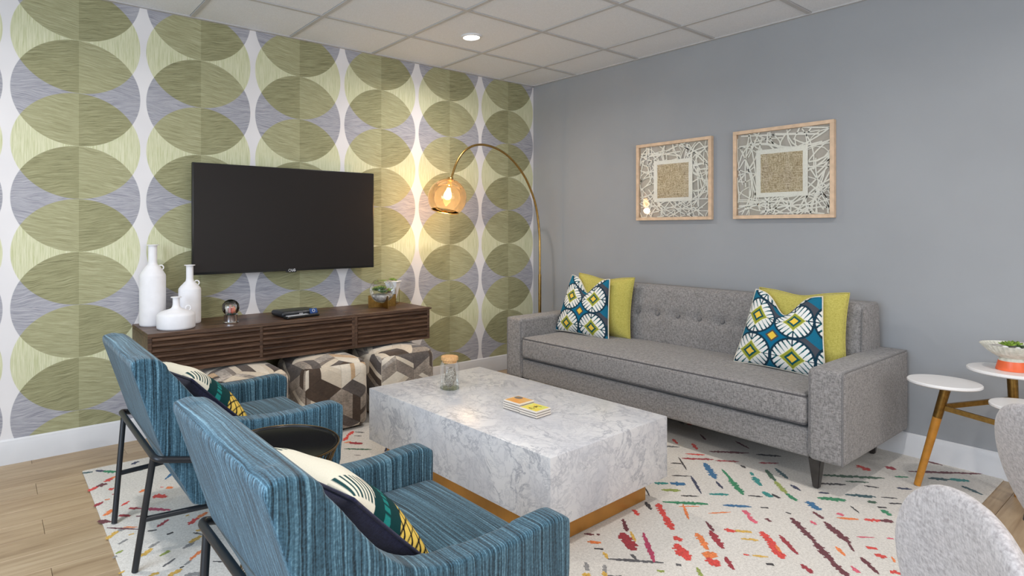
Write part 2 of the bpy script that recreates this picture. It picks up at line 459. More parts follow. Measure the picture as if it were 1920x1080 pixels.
# suspended ceiling: slab, metal grid and lay-in tiles
ceil = struct(boxobj('ceiling', ROOM_X-.1, .1, ROOM_Y-.1, .1, H+.03, H+.1, plain('ceiling_slab', rgb(120,118,116), .9)))
GX = [-.418-.636*k for k in range(-1, 10)]; GY = [-.499-.591*k for k in range(-1, 11)]
gx = [0]+[g for g in GX if ROOM_X < g < 0]+[ROOM_X]; gy = [0]+[g for g in GY if ROOM_Y < g < 0]+[ROOM_Y]
for g in gx[1:-1]: boxobj('grid_bar', g-.012, g+.012, ROOM_Y, 0, H-.002, H+.012, grid_m, ceil)
for g in gy[1:-1]: boxobj('grid_bar', ROOM_X, 0, g-.012, g+.012, H-.0015, H+.0125, grid_m, ceil)
tm = {}
for a, b in zip(gx, gx[1:]):
    for c, d in zip(gy, gy[1:]):
        key = (round(a-b, 3), round(c-d, 3))
        if key not in tm:
            bm = BM(); box(bm, .013, key[0]-.013, .013, key[1]-.013, .0035, .018, .003, 1)
            o = obj('ceiling_tile', bm, tile_m, ceil, 0); tm[key] = o.data
        else: o = bpy.data.objects.new('ceiling_tile', tm[key]); C.objects.link(o); o.parent = ceil
        o.location = (b, d, H)
trim = root('trim_1')
boxobj('wall_angle', ROOM_X, 0, -.022, 0, H-.004, H+.006, grid_m, trim); boxobj('wall_angle', -.022, 0, ROOM_Y, 0, H-.004, H+.006, grid_m, trim)
def baseboard(name, pts):
    bm = BM(); poly_prism(bm, pts, 'y', 0, 1); return bm
prof = [(0,0), (.016,0), (.016,.098), (.012,.108), (.010,.120), (.004,.127), (0,.127)]
bm = BM(); poly_prism(bm, [(-p[0], p[1]) for p in prof], 'y', ROOM_Y, -.0); struct(obj('baseboard_right', bm, white_trim, None, 30))
bm = BM(); poly_prism(bm, prof, 'y', 0, -ROOM_X); o = struct(obj('baseboard_back', bm, white_trim, None, 30)); o.rotation_euler = (0, 0, R(-90)); o.location = (ROOM_X, 0, 0)
# the rotation sends local x to -y and local y to +x

# recessed downlights
lab = ['round recessed downlight glowing in the tiled ceiling above the arc lamp',
       'recessed ceiling downlight over the three-disc side table', 'recessed ceiling downlight above the near armchair and camera',
       'recessed ceiling downlight at the rear left of the room', 'recessed ceiling downlight at the rear right of the room',
       'recessed ceiling downlight in front of the television']
lens_m = emit('downlight_lens', (1, .98, .95), 9)
for i, (x, y) in enumerate(DOWNLIGHTS):
    t = thing('ceiling_light', lab[i], 'light', (x, y, H))
    latheobj('trim_ring', [(.052,-.002), (.056,-.008), (.068,-.006), (.070,.000), (.070,.0035), (.052,.0035)], white_trim, t)
    latheobj('lens', [(0,-.0035), (.052,-.0035), (.052,.003), (0,.003)], lens_m, t)
DASHES = [(-0.981,-2.152,-1.13,-2.288,0.032,7),(-1.153,-2.303,-1.209,-2.365,0.013,12),(-0.989,-2.245,-1.1,-2.359,0.014,9),(-1.074,-2.329,-1.198,-2.454,0.027,9),
(-0.863,-2.277,-0.88,-2.311,0.016,14),(-0.911,-2.349,-0.942,-2.377,0.018,8),(-0.956,-2.384,-1.033,-2.456,0.028,8),
(-1.088,-2.491,-1.12,-2.541,0.028,8),(-0.818,-2.383,-0.925,-2.472,0.022,10),(-0.925,-2.472,-1.027,-2.566,0.022,13),
(-1.019,-2.558,-1.069,-2.626,0.021,9),(-0.76,-2.401,-0.849,-2.496,0.022,11),(-0.908,-2.533,-0.943,-2.59,0.018,12),
(-1.192,-2.198,-1.34,-2.334,0.013,12),(-1.018,-2.028,-1.139,-2.144,0.008,14),(-1.019,-2.048,-0.899,-2.156,0.023,1),
(-0.944,-2.023,-0.876,-2.094,0.021,0),(-0.809,-2.082,-0.659,-2.223,0.024,2),(-0.909,-2.168,-0.821,-2.248,0.019,1),
(-0.649,-2.254,-0.569,-2.346,0.025,14),(-0.759,-2.317,-0.678,-2.381,0.018,1),(-1.123,-2.047,-1.082,-2.092,0.013,14),
(-1.263,-2.139,-1.199,-2.197,0.011,14),(-1.408,-2.14,-1.36,-2.181,0.024,8),(-1.352,-2.188,-1.3,-2.232,0.034,7),(-1.447,-2.2,-1.384,-2.259,0.026,13),
(-1.432,-2.288,-1.373,-2.341,0.012,14),(-1.315,-2.358,-1.247,-2.412,0.021,8),(-1.188,-2.47,-1.146,-2.515,0.012,14),
(-1.081,-2.526,-1.101,-2.568,0.018,14),(-1.554,-2.274,-1.414,-2.406,0.025,9),(-1.538,-2.341,-1.466,-2.394,0.008,3),
(-1.372,-2.45,-1.287,-2.532,0.02,7),(-1.262,-2.559,-1.239,-2.581,0.011,14),(-0.961,-2.667,-0.884,-2.752,0.035,9),
(-1.033,-2.653,-1.084,-2.722,0.034,7),(-0.792,-2.603,-0.698,-2.689,0.021,14),(-0.897,-2.648,-0.865,-2.678,0.018,12),
(-0.67,-2.573,-0.464,-2.773,0.026,10),(-0.657,-2.675,-0.581,-2.744,0.016,10),(-0.643,-2.745,-0.611,-2.794,0.015,14),
(-0.549,-2.846,-0.509,-2.891,0.022,12),(-0.822,-2.727,-0.738,-2.819,0.026,11),(-0.723,-2.835,-0.679,-2.882,0.013,14),
(-0.825,-2.815,-0.801,-2.842,0.023,10),(-0.767,-2.878,-0.726,-2.912,0.013,14),(-0.849,-2.86,-0.827,-2.887,0.017,14),
(-0.863,-2.881,-0.899,-2.921,0.023,9),(-0.932,-2.785,-0.978,-2.834,0.008,14),(-0.401,-2.796,-0.357,-2.838,0.017,9),
(-0.269,-2.815,-0.009,-3.046,0.024,2),(-0.295,-2.898,-0.231,-2.965,0.027,11),(-0.231,-2.965,-0.17,-3.023,0.032,8),
(-0.274,-3.02,-0.325,-3.102,0.023,11),(-0.383,-2.633,-0.417,-2.698,0.039,0),(-0.284,-2.725,-0.3,-2.768,0.035,1),(-0.032,-2.819,-0.033,-2.894,0.02,2),
(-1.584,-2.271,-1.665,-2.35,0.026,0),(-1.656,-2.344,-1.745,-2.44,0.028,0),(-1.502,-2.34,-1.612,-2.431,0.011,3),(-1.495,-2.451,-1.407,-2.503,0.009,3),
(-1.347,-2.527,-1.376,-2.564,0.025,5),(-1.38,-2.561,-1.421,-2.616,0.02,5),(-1.347,-2.618,-1.358,-2.644,0.017,2),(-1.122,-2.71,-1.159,-2.763,0.02,2),
(-1.22,-2.642,-1.218,-2.664,0.01,14),(-1.829,-2.265,-1.903,-2.339,0.017,2),(-1.929,-2.331,-2.003,-2.44,0.044,1),(-1.892,-2.347,-1.944,-2.406,0.011,4),
(-1.86,-2.382,-2.013,-2.532,0.018,6),(-1.782,-2.473,-1.801,-2.508,0.029,0),(-1.831,-2.507,-1.904,-2.598,0.04,0),(-1.692,-2.511,-1.776,-2.602,0.024,3),
(-1.801,-2.604,-1.809,-2.646,0.043,3),(-1.831,-2.63,-1.851,-2.685,0.038,0),(-1.57,-2.482,-1.625,-2.545,0.014,2),(-1.629,-2.531,-1.722,-2.632,0.027,1),
(-1.575,-2.56,-1.552,-2.599,0.025,0),(-1.551,-2.594,-1.509,-2.638,0.021,4),(-1.595,-2.638,-1.552,-2.683,0.015,4),(-1.77,-2.666,-1.829,-2.727,0.017,1),
(-1.697,-2.701,-1.691,-2.711,0.011,0),(-1.681,-2.722,-1.645,-2.762,0.012,4),(-1.7,-2.779,-1.682,-2.797,0.016,14),(-1.472,-2.659,-1.55,-2.74,0.03,0),
(-1.546,-2.722,-1.613,-2.801,0.03,0),(-1.527,-2.726,-1.572,-2.774,0.012,3),(-1.443,-2.714,-1.54,-2.818,0.019,1),(-1.598,-2.855,-1.63,-2.903,0.021,1),
(-1.255,-2.679,-1.388,-2.819,0.026,2),(-1.391,-2.817,-1.493,-2.919,0.028,2),(-1.492,-2.91,-1.55,-2.983,0.027,2),(-1.218,-2.738,-1.239,-2.765,0.014,5),
(-1.181,-2.775,-1.294,-2.906,0.028,2),(-1.295,-2.899,-1.347,-2.935,0.01,2),(-1.362,-2.88,-1.409,-2.928,0.016,3),(-1.467,-2.966,-1.496,-2.999,0.017,5),
(-1.373,-2.965,-1.449,-3.044,0.017,2),(-1.056,-2.777,-1.057,-2.803,0.022,5),(-1.102,-2.793,-1.045,-2.852,0.017,3),
(-1.029,-2.867,-0.981,-2.912,0.023,0),(-0.982,-2.908,-0.951,-2.944,0.025,2),(-1.216,-2.9,-1.167,-2.945,0.009,5),(-1.277,-2.953,-1.255,-2.98,0.021,0),
(-1.316,-2.993,-1.293,-3.02,0.024,0),(-1.134,-2.976,-1.117,-2.993,0.013,5),(-1.395,-3.06,-1.385,-3.088,0.024,0),(-1.278,-3.031,-1.314,-3.052,0.008,3),
(-2.212,-2.385,-2.25,-2.421,0.018,15),(-2.279,-2.424,-2.277,-2.453,0.029,4),(-2.171,-2.434,-2.21,-2.467,0.014,15),
(-2.211,-2.457,-2.228,-2.49,0.017,4),(-2.105,-2.378,-2.129,-2.418,0.014,4),(-2.13,-2.417,-1.989,-2.554,0.014,16),
(-2.033,-2.451,-2.05,-2.482,0.013,16),(-2.056,-2.248,-2.028,-2.275,0.015,2),(-2.02,-2.281,-2.011,-2.29,0.015,2),(-2.094,-2.295,-2.056,-2.33,0.018,3),
(-2.113,-2.342,-2.089,-2.366,0.01,14),(-1.723,-2.243,-1.752,-2.285,0.02,0),(-1.615,-2.229,-1.663,-2.287,0.017,14),
(-1.491,-2.146,-1.551,-2.206,0.007,14),(-2.052,-2.567,-2.037,-2.587,0.014,13),(-1.921,-2.641,-1.964,-2.684,0.012,13),
(-1.964,-2.587,-1.953,-2.601,0.014,16),(-2.22,-2.485,-2.179,-2.526,0.017,16),(-0.789,-1.855,-0.843,-1.916,0.017,0),
(-0.769,-1.961,-0.836,-2.029,0.019,0),(-0.59,-1.908,-0.654,-1.978,0.011,2),(-0.537,-2.088,-0.59,-2.19,0.016,2),(-3.578,-0.382,-3.535,-0.398,0.017,11),
(-3.52,-0.386,-3.485,-0.422,0.02,12),(-3.491,-0.423,-3.438,-0.471,0.027,9),(-3.44,-0.481,-3.403,-0.469,0.015,12),
(-3.505,-0.568,-3.471,-0.538,0.024,0),(-3.476,-0.538,-3.437,-0.521,0.024,3),(-3.582,-0.636,-3.539,-0.604,0.025,0),(-3.544,-0.601,-3.5,-0.593,0.032,2),
(-3.503,-0.666,-3.485,-0.679,0.023,0),(-3.5,-0.739,-3.475,-0.743,0.014,1),(-3.579,-0.827,-3.543,-0.795,0.022,1),(-3.535,-0.782,-3.515,-0.785,0.011,3),
(-3.562,-0.944,-3.51,-0.905,0.024,3),(-3.485,-0.889,-3.449,-0.858,0.013,0),(-3.589,-0.983,-3.544,-1.021,0.026,2),(-3.509,-0.978,-3.47,-1.012,0.019,1),
(-3.462,-0.932,-3.429,-0.96,0.018,1),(-3.429,-0.96,-3.323,-1.058,0.021,6),(-3.395,-0.789,-3.348,-0.759,0.021,3),(-3.353,-0.869,-3.305,-0.913,0.038,0),
(-3.306,-0.786,-3.293,-0.796,0.008,0),(-3.285,-0.811,-3.26,-0.829,0.025,3),(-3.35,-0.516,-3.265,-0.469,0.026,8),(-3.364,-0.41,-3.324,-0.387,0.021,12),
(-3.452,-1.03,-3.423,-1.051,0.012,2),(-3.402,-1.182,-3.349,-1.141,0.016,1),(-3.296,-1.237,-3.248,-1.2,0.023,0),(-3.25,-1.198,-3.202,-1.17,0.02,3),
(-3.567,-1.066,-3.465,-1.157,0.01,2),(-3.512,-1.101,-3.466,-1.135,0.008,3),(-3.583,-1.167,-3.531,-1.119,0.021,4),
(-3.535,-1.117,-3.512,-1.119,0.019,15),(-3.551,-1.235,-3.516,-1.214,0.012,15),(-3.585,-1.327,-3.569,-1.325,0.012,15),
(-3.571,-1.304,-3.545,-1.293,0.012,13),(-3.507,-1.183,-3.487,-1.18,0.009,4),(-3.501,-1.379,-3.453,-1.345,0.019,4),
(-3.463,-1.334,-3.42,-1.309,0.015,15),(-3.443,-1.419,-3.405,-1.4,0.017,13),(-3.45,-1.501,-3.401,-1.469,0.009,16),(-3.36,-1.417,-3.31,-1.387,0.02,15),
(-3.329,-1.387,-3.277,-1.36,0.025,4),(-3.283,-1.312,-3.26,-1.307,0.019,4),(-3.297,-1.315,-3.272,-1.349,0.008,14),
(-3.385,-1.269,-3.36,-1.265,0.012,14),(-3.385,-1.534,-3.358,-1.517,0.012,15),(-3.362,-1.514,-3.307,-1.468,0.014,3),
(-3.584,-1.455,-3.564,-1.446,0.01,4),(-3.504,-1.534,-3.47,-1.53,0.016,4),(-3.454,-1.577,-3.399,-1.556,0.02,4),(-3.403,-1.544,-3.388,-1.542,0.008,14),
(-3.401,-1.6,-3.345,-1.631,0.023,15),(-3.296,-1.571,-3.264,-1.6,0.007,14),(-3.285,-1.154,-3.27,-1.151,0.011,4),(-3.44,-1.195,-3.409,-1.205,0.01,14),
(-2.326,-0.751,-2.267,-0.701,0.023,0),(-2.271,-0.698,-2.201,-0.642,0.024,0),(-2.338,-0.784,-2.298,-0.789,0.015,3),
(-2.312,-0.795,-2.262,-0.857,0.029,1),(-2.2,-0.661,-2.16,-0.705,0.01,14),(-2.236,-0.715,-2.203,-0.745,0.009,14),
(-2.381,-0.864,-2.266,-0.965,0.017,10),(-2.382,-0.977,-2.356,-1.003,0.008,14),]

# ------------------------------------------------------------------ rug
rug = thing('area_rug', 'cream area rug with multicoloured dash strokes under the marble coffee table', 'rug', (0, 0, 0))
RX0, RX1, RY0, RY1 = -3.575, -.012, -3.12, -.35
boxobj('rug_pile', RX0, RX1, RY0, RY1, .0002, .0070, rug_m, rug, .003, 2)
rnd = random.Random(11)
more = []
tries = 0
while len(more) < 150 and tries < 6000:
    tries += 1
    x, y = rnd.uniform(RX0+.1, RX1-.1), rnd.uniform(RY0+.06, RY1-.06)
    if any(math.hypot(x-(a+c)/2, y-(b+d)/2) < .11 for a, b, c, d, *_ in DASHES+more): continue
    L = rnd.uniform(.05, .22); an = R(rnd.choice((45, -45, -135, 50, -48))); w = rnd.uniform(.008, .03)
    more.append((x-math.cos(an)*L/2, y-math.sin(an)*L/2, x+math.cos(an)*L/2, y+math.sin(an)*L/2, w, rnd.randrange(17)))
bm = BM()
for i, (a, b, c, d, w, ci) in enumerate(DASHES+more):
    A, B = Vector((a, b, 0)), Vector((c, d, 0)); D = B-A; L = D.length
    if L < .012: D = Vector((.7, -.7, 0)); A = (A+B)/2-D*.01; L = .02
    D.normalize(); N_ = Vector((-D.y, D.x, 0)); n = max(3, int(L/.009))
    w = max(w*1.22, .0085)
    up, lo = [], []
    for k in range(n):
        t0, t1 = k/n, (k+1)/n; tm_ = (t0+t1)/2
        env = min(1, .35+1.5*min(tm_, 1-tm_)*2)
        hu = w/2*env*rnd.uniform(.5, 1.2); hl_ = w/2*env*rnd.uniform(.5, 1.2)
        for t in (t0, t1-.0001):
            up.append(A+D*(t*L)+N_*hu); lo.append(A+D*(t*L)-N_*hl_)
    z = .0072+.0001*(i % 5)
    U = [bm.verts.new((p.x, p.y, z)) for p in up if 1]; Lw = [bm.verts.new((p.x, p.y, z)) for p in lo]
    for k in range(len(U)-1):
        f = bm.faces.new((Lw[k], Lw[k+1], U[k+1], U[k])); f.material_index = ci
me = bpy.data.meshes.new('woven_dashes'); bm.to_mesh(me); bm.free()
o = link('woven_dashes', me, dash_m, rug); o['kind'] = 'stuff'
rz = .0098

# ------------------------------------------------------------------ sofa
sofa = thing('sofa', 'long grey tweed sofa with button-tufted back against the grey wall', 'sofa', (0, 0, 0))
SF, SB = -.905, -.035        # front, back x
YL, YR = -.600, -2.752       # outer faces
aw = .148
def arm(y0, y1):
    bm = BM(); softbox(bm, SB-SF, abs(y1-y0), .425, .022, (.0, .004, .005), dens=.08); return obj('armrest', bm, sofa_grey, sofa, 60, ((SF+SB)/2, (y0+y1)/2, .150+.2125))
arm(YL-aw, YL); arm(YR, YR+aw)
for y in (YL, YR):
    s = -1 if y == YL else 1
    yy = y+s*.007
    bm = BM()
    xa, xb = SF+.004, SB-.01; z0, z1 = .156, .570
    tube(bm, arc_pts([(xa, yy, z0), (xa, yy, z1), (xb, yy, z1)], .02, 4), .0042, 6)
    obj('welt', bm, piping_l, sofa, 60); bm = BM()
    if 1:
        tube(bm, arc_pts([(xa-.001, y+s*(aw-.006), z0+.02), (xa-.001, y+s*(aw-.006), z1-.02)], .01, 2), .003, 6)
    obj('welt', bm, piping_l, sofa, 60)
yi0, yi1 = YR+aw, YL-aw
softobj('seat_base', .80, yi1-yi0+.004, .135, .016, sofa_grey, sofa, loc=((SF+.012)+.40, (yi0+yi1)/2, .152+.0675), dens=.12)
cush = softobj('seat_cushion', .66, yi1-yi0-.008, .150, .030, sofa_grey, sofa, (0.004, 0, .016), (SF+.325, (yi0+yi1)/2, .297+.075), dens=.08)
for zz in (.436, .306):
    bm = BM()
    xa, xb = SF+.001, SF+.64
    tube(bm, arc_pts([(xb, yi0+.004, zz), (xa, yi0+.010, zz), (xa, yi1-.010, zz), (xb, yi1-.004, zz)], .02, 4), .0045, 6)
    obj('piping', bm, piping_m, cush, 60).matrix_parent_inverse = Matrix.Translation(-Vector(cush.location))
# back: wedge frame and one long tufted pad
by0, by1 = YR+aw*.78, YL-aw*.78
bm = BM()
poly_prism(bm, [(-.215,.42), (-.075,.42), (-.060,.60), (-.080,.80), (-.10,.822), (-.285,.822), (-.27,.6)], 'y', by0-.001, by1+.001, .012, 3)
bf = obj('back_frame', bm, sofa_grey, sofa, 50)
btn = [-.692-.15*k-.0 for k in range(-1, 14)]
btn = [y for y in [-1.292+.1495*k for k in range(5, -10, -1)] if by0+.08 < y < by1-.08]
def tuft(v):
    # v.x: +-thickness, v.y along, v.z up (local)
    x, y, z = v
    f = 1 if x < 0 else 0
    yy = y+(by0+by1)/2
    if f:
        d = min(math.hypot((yy-b), (z-.012)*.9) for b in btn)
        x += .024*math.exp(-(d/.032)**2)
        x += .007*math.exp(-((z-.012)/.016)**2)
        x -= .012*(1-min(1, abs(z-.012)/.19)**2)-.004
    return Vector((x, y, z))
bp = softobj('back_pad', .115, by1-by0, .405, .035, sofa_grey, sofa, (0, 0, .004), (-.256, (by0+by1)/2, .625), (0, R(5), 0), .022, tuft)
for b in btn:
    bm = BM(); bmesh.ops.create_uvsphere(bm, u_segments=14, v_segments=8, radius=.0150, matrix=Matrix.Diagonal((.5, 1, 1, 1)))
    obj('tufting_button', bm, piping_l, bp, 60, (-.0480, b-(by0+by1)/2, .012))
for yy in (by0+.006, by1-.006):
    bm = BM(); tube(bm, [(-.322, yy, .56), (-.306, yy, .80)], .0042, 6)
    obj('welt', bm, piping_l, sofa, 60)
for (x, y) in ((SF+.055, YR+.130), (SF+.055, YL-.130), (SB-.10, YR+.13), (SB-.10, YL-.13)):
    bm = BM()
    a = [bm.verts.new((x+s*.027, y+q*.027, .152)) for s, q in ((-1,-1),(1,-1),(1,1),(-1,1))]
    b = [bm.verts.new((x+s*.013, y+q*.013, rz)) for s, q in ((-1,-1),(1,-1),(1,1),(-1,1))]
    bm.faces.new(a); bm.faces.new(b[::-1])
    for k in range(4): bm.faces.new((a[k], b[k], b[(k+1) % 4], a[(k+1) % 4]))
    bmesh.ops.bevel(bm, geom=[e for e in bm.edges], offset=.004, segments=2, affect='EDGES')
    obj('leg', bm, sofa_leg_m, sofa, 40)

# ------------------------------------------------------------------ cushions
def cushion_mesh(name, W, Hh, T, dip, mat_f, mat_b, color=None, n=40, corner=.07, seam=.0, pull=.10, narrow=0):
    """square cushion standing in its local XZ plane, front towards -Y, bottom at z=0; dip: chopped top edge"""
    bm = BM(); F, B = {}, {}
    col = {}
    lay = bm.verts.layers.float_color.new('print') if color else None
    for i in range(n+1):
        for j in range(n+1):
            u, v = -1+2*i/n, -1+2*j/n
            # concave sides, pointed corners
            cu = 1-pull*(1-v*v)*1.0; cv = 1-pull*(1-u*u)*.8
            x = u*W/2*(1-(1-cu)*abs(u)**3)
            z = v*Hh/2*(1-(1-cv)*abs(v)**3)
            d = dip*math.exp(-(u/.42)**2)*max(0, (v+.1)/1.1)**1.6
            z -= d
            x *= 1-narrow*((v+1)/2)**1.4
            t = T/2*((1-u**4)*(1-v**4))**.55*(.75+.25*(1-u*u)*(1-v*v))
            t *= 1-.42*math.exp(-(u/.20)**2)*max(0, v)**1.3*(1 if dip else 0)
            t += .0025*math.sin(u*7+v*4)*(1-u**4)*(1-v**4)
            zz = z+Hh/2
            F[i, j] = bm.verts.new((x, -t, zz)); col[F[i, j]] = (u, v)
            B[i, j] = F[i, j] if (i in (0, n) or j in (0, n)) else bm.verts.new((x, t, zz))
    for i in range(n):
        for j in range(n):
            f = bm.faces.new((F[i, j], F[i+1, j], F[i+1, j+1], F[i, j+1])); f.material_index = 0
            f = bm.faces.new((B[i, j+1], B[i+1, j+1], B[i+1, j], B[i, j])); f.material_index = 1
    if color:
        for v in bm.verts:
            c = lin(color(*col[v])) if v in col else lin((.9, .88, .82))
            v[lay] = (*c, 1)
    me = bpy.data.meshes.new(name); bm.to_mesh(me); bm.free()
    me.polygons.foreach_set('use_smooth', [True]*len(me.polygons))
    me.materials.append(mat_f); me.materials.append(mat_b)
    edge = [(F[i, 0], 0) for i in range(0)]
    return me
def rim_pts(me_W, Hh, dip, pull, n=30, T=0, narrow=0):
    out = []
    def P(u, v):
        cu = 1-pull*(1-v*v); cv = 1-pull*(1-u*u)*.8
        return Vector((u*me_W/2*(1-(1-cu)*abs(u)**3)*(1-narrow*((v+1)/2)**1.4), 0, v*Hh/2*(1-(1-cv)*abs(v)**3)-dip*math.exp(-(u/.42)**2)*max(0, (v+.1)/1.1)**1.6+Hh/2))
    for k in range(n): out.append(P(-1+2*k/n, -1))
    for k in range(n): out.append(P(1, -1+2*k/n))
    for k in range(n): out.append(P(1-2*k/n, 1))
    for k in range(n): out.append(P(-1, 1-2*k/n))
    return out
DT, TL, BL, WH, YE, OL, GR = rgb(20,52,68), rgb(22,102,130), rgb(12,100,134), rgb(226,224,220), rgb(226,190,70), rgb(146,150,52), rgb(84,74,66)
def scallop(u, v):
    """2x2 rayed ovals with diamond eyes; four-pointed fields with a small diamond between them"""
    a, b = u*1.04+.12, v*1.02+.16
    cx_ = (math.floor(a)+.5); cy_ = (math.floor(b)+.5)
    x, y = (a-cx_)*2, (b-cy_)*2           # -1..1 in the cell
    r = math.hypot(x, y)
    if r < .93:
        d = abs(x)**.9+abs(y)**.9         # concave diamond eye
        if d < .27: return YE
        if d < .42: return rgb(12,76,84)
        if d < .60: return OL
        if d < .64: return rgb(222,220,150)
        if abs(x) < .030 or abs(y) < .030: return DT
        q = abs(y)-abs(x)
        s_ = (q*3.1+.22) % 1
        w = .10+.30*max(0, (r-.45)/.48)
        if s_ < w: return rgb(14,92,98) if r < .84 else DT
        return WH
    if r < 1.03: return DT
    gx, gy = a-round(a), b-round(b)
    d = abs(gx)+abs(gy)
    if round(a) == 0 and round(b) == 0:
        return YE if d < .115 else GR if d < .17 else BL
    return rgb(70,72,80) if (gx*.7+gy < -.08 or gy > .34) else TL
scal_me = cushion_mesh('printed_cushion', .47, .425, .13, .115, print_m, cream_cloth, scallop, 190, pull=.07, narrow=.28)
scal_me2 = cushion_mesh('printed_cushion_small', .47, .425, .13, .11, print_m, cream_cloth, lambda u, v: scallop(u-.12, v+.05), 190, pull=.07, narrow=.30)
lime_me = cushion_mesh('lime_cushion', .46, .43, .12, .02, lime, lime, None, 40, pull=.07)
def put_cushion(name, me, label, loc, yaw, lean, roll=0, group=None, pip=None, W=.47, Hh=.46, dip=.1, pull=.07, narrow=0):
    t = thing(name, label, 'cushion', loc, (0, 0, 0), group)
    t.rotation_euler = (Matrix.Rotation(R(yaw), 3, 'Z') @ Matrix.Rotation(R(lean), 3, 'X') @ Matrix.Rotation(R(roll), 3, 'Y')).to_euler()
    me = me.copy(); o = link('cover', me, None, t)
    if pip:
        bm = BM(); tube(bm, rim_pts(W, Hh, dip, pull, narrow=narrow), .0042, 6, closed=True); obj('piping', bm, pip, t, 60)
    return t
# a cushion's front is -Y; yaw -90 turns it to face -X (out of the sofa)
put_cushion('throw_cushion', lime_me, 'plain lime-yellow cushion behind the left patterned cushion on the sofa', (-.405, -1.060, .452), -86, -6, 1, pip=lime, W=.46, Hh=.43, dip=.02)
put_cushion('throw_cushion', lime_me, 'plain lime-yellow cushion behind the right patterned cushion, near the sofa arm nearest the side table', (-.405, -2.370, .452), -93, -6, -1, pip=lime, W=.46, Hh=.43, dip=.02)
put_cushion('throw_cushion', scal_me2, 'teal and white rayed-oval cushion near the far sofa arm, on the left', (-.530, -.975, .452), -88, -13, 2, pip=cream_cloth, Hh=.425, dip=.11, narrow=.30)
put_cushion('throw_cushion', scal_me, 'teal and white rayed-oval cushion leaning by the near sofa arm, on the right', (-.530, -2.310, .452), -90, -13, 2, pip=cream_cloth, Hh=.425, dip=.115, narrow=.28)

# ------------------------------------------------------------------ coffee table
ct = thing('coffee_table', 'white and grey marble block coffee table on brass plinth', 'coffee table', (-1.945, -1.687, 0), (0, 0, R(1.8)))
boxobj('marble_block', -.392, .392, -.61, .61, .118, .385, marble, ct, .002, 2)
boxobj('plinth', -.325, .325, -.545, .545, rz, .118, brass_band, ct, .002, 1)
ctz = .385
# jar
jar = thing('glass_jar', 'clear glass jar with cork lid holding speckled bark on the coffee table', 'jar', (-2.022, -1.345, ctz+.0006))
latheobj('jar_glass', [(0,.002), (.046,.002), (.050,.006), (.050,.118), (.044,.132), (.040,.138), (.040,.146)], jar_glass, jar, 40)
latheobj('jar_base', [(0,0), (.047,0), (.050,.004), (.048,.008), (0,.008)], thin_glass('thick_glass', (.84,.87,.85), 1.45, .02, .5), jar, 40)
latheobj('cork_lid', [(0,.136), (.0375,.136), (.0375,.147), (.0445,.149), (.0455,.163), (.043,.167), (0,.168)], cork, jar, 40)
bm = BM(); rr = random.Random(3)
bmesh.ops.create_icosphere(bm, subdivisions=4, radius=.032, matrix=Matrix.Translation((.004,0,.058)) @ Matrix.Rotation(R(12), 4, 'Y') @ Matrix.Diagonal((.95,.8,1.6,1)))
for v in bm.verts: v.co += Vector((rr.uniform(-1,1), rr.uniform(-1,1), rr.uniform(-1,1)))*.0024
mb = M('speckled_bark', .9); mb.base(mb.ramp(mb.noise(260, 3, rough=.8), [(.36, rgb(58,52,44)), (.49, rgb(150,142,130)), (.64, rgb(222,218,208))]))
obj('bark_piece', bm, mb.mat, jar, 0)
# coasters
def coaster(name, label, x, y, z, rot, top, mark=None):
    t = thing(name, label, 'coaster', (x, y, z), (0, 0, R(rot)))
    boxobj('board', -.050, .050, -.050, .050, .0016, .0098, plain('coaster_board', rgb(228,218,206), .5, amt=.02), t, .0012, 1)
    boxobj('felt_backing', -.049, .049, -.049, .049, 0, .0016, plain('dark_felt', rgb(60,48,46), .9), t)
    if top: boxobj('printed_face', -.045, .045, -.045, .045, .0098, .0102, top, t)
    if mark == 'scribble':
        bm = BM(); rr = random.Random(8); p = [(-.018, .004)]
        pts = [Vector((-.03+.0075*k+rr.uniform(-.007,.007), (.017 if k % 2 else -.017)+rr.uniform(-.007,.007), .0104)) for k in range(9)]
        tube(bm, arc_pts(pts, .02, 4), .0009, 5); obj('ink_scribble', bm, plain('black_ink', rgb(38,34,24), .6), t, 0)
    if mark == 'blot':
        bm = BM(); bmesh.ops.create_circle(bm, cap_ends=True, segments=20, radius=.019, matrix=Matrix.Translation((.024,.023,.0104)) @ Matrix.Diagonal((1.0,1.1,1,1))); obj('grey_blot', bm, plain('grey_ink', rgb(120,110,100), .6), t, 0)
    return t
mo = M('orange_print', .5); mo.base(mo.ramp(mo.noise(18, 2), [(.35, rgb(226,150,66)), (.65, rgb(224,176,104))])); mo = mo.mat
my = M('yellow_print', .5); my.base(my.ramp(my.noise(22, 2), [(.35, rgb(222,214,96)), (.5, rgb(236,208,76)), (.65, rgb(214,220,110))])); my = my.mat
cz = ctz+.0004
for k, l in enumerate(('lowest coaster under the orange-topped stack on the coffee table', 'second coaster from the bottom of the orange-topped stack',
                       'third coaster from the bottom of the orange-topped stack', 'orange square coaster topping the taller stack on the coffee table')):
    coaster('coaster', l, -1.985+.001*(k % 2), -1.810-.001*k, cz+.0104*k, 3, mo if k == 3 else None, 'blot' if k == 3 else None)
for k, l in enumerate(('lowest coaster under the yellow-topped stack on the coffee table', 'middle coaster of the yellow-topped stack',
                       'yellow square coaster with black scribble topping the lower stack')):
    coaster('coaster', l, -1.983-.001*(k % 2), -1.915+.001*k, cz+.0104*k, 4, my if k == 2 else None, 'scribble' if k == 2 else None)

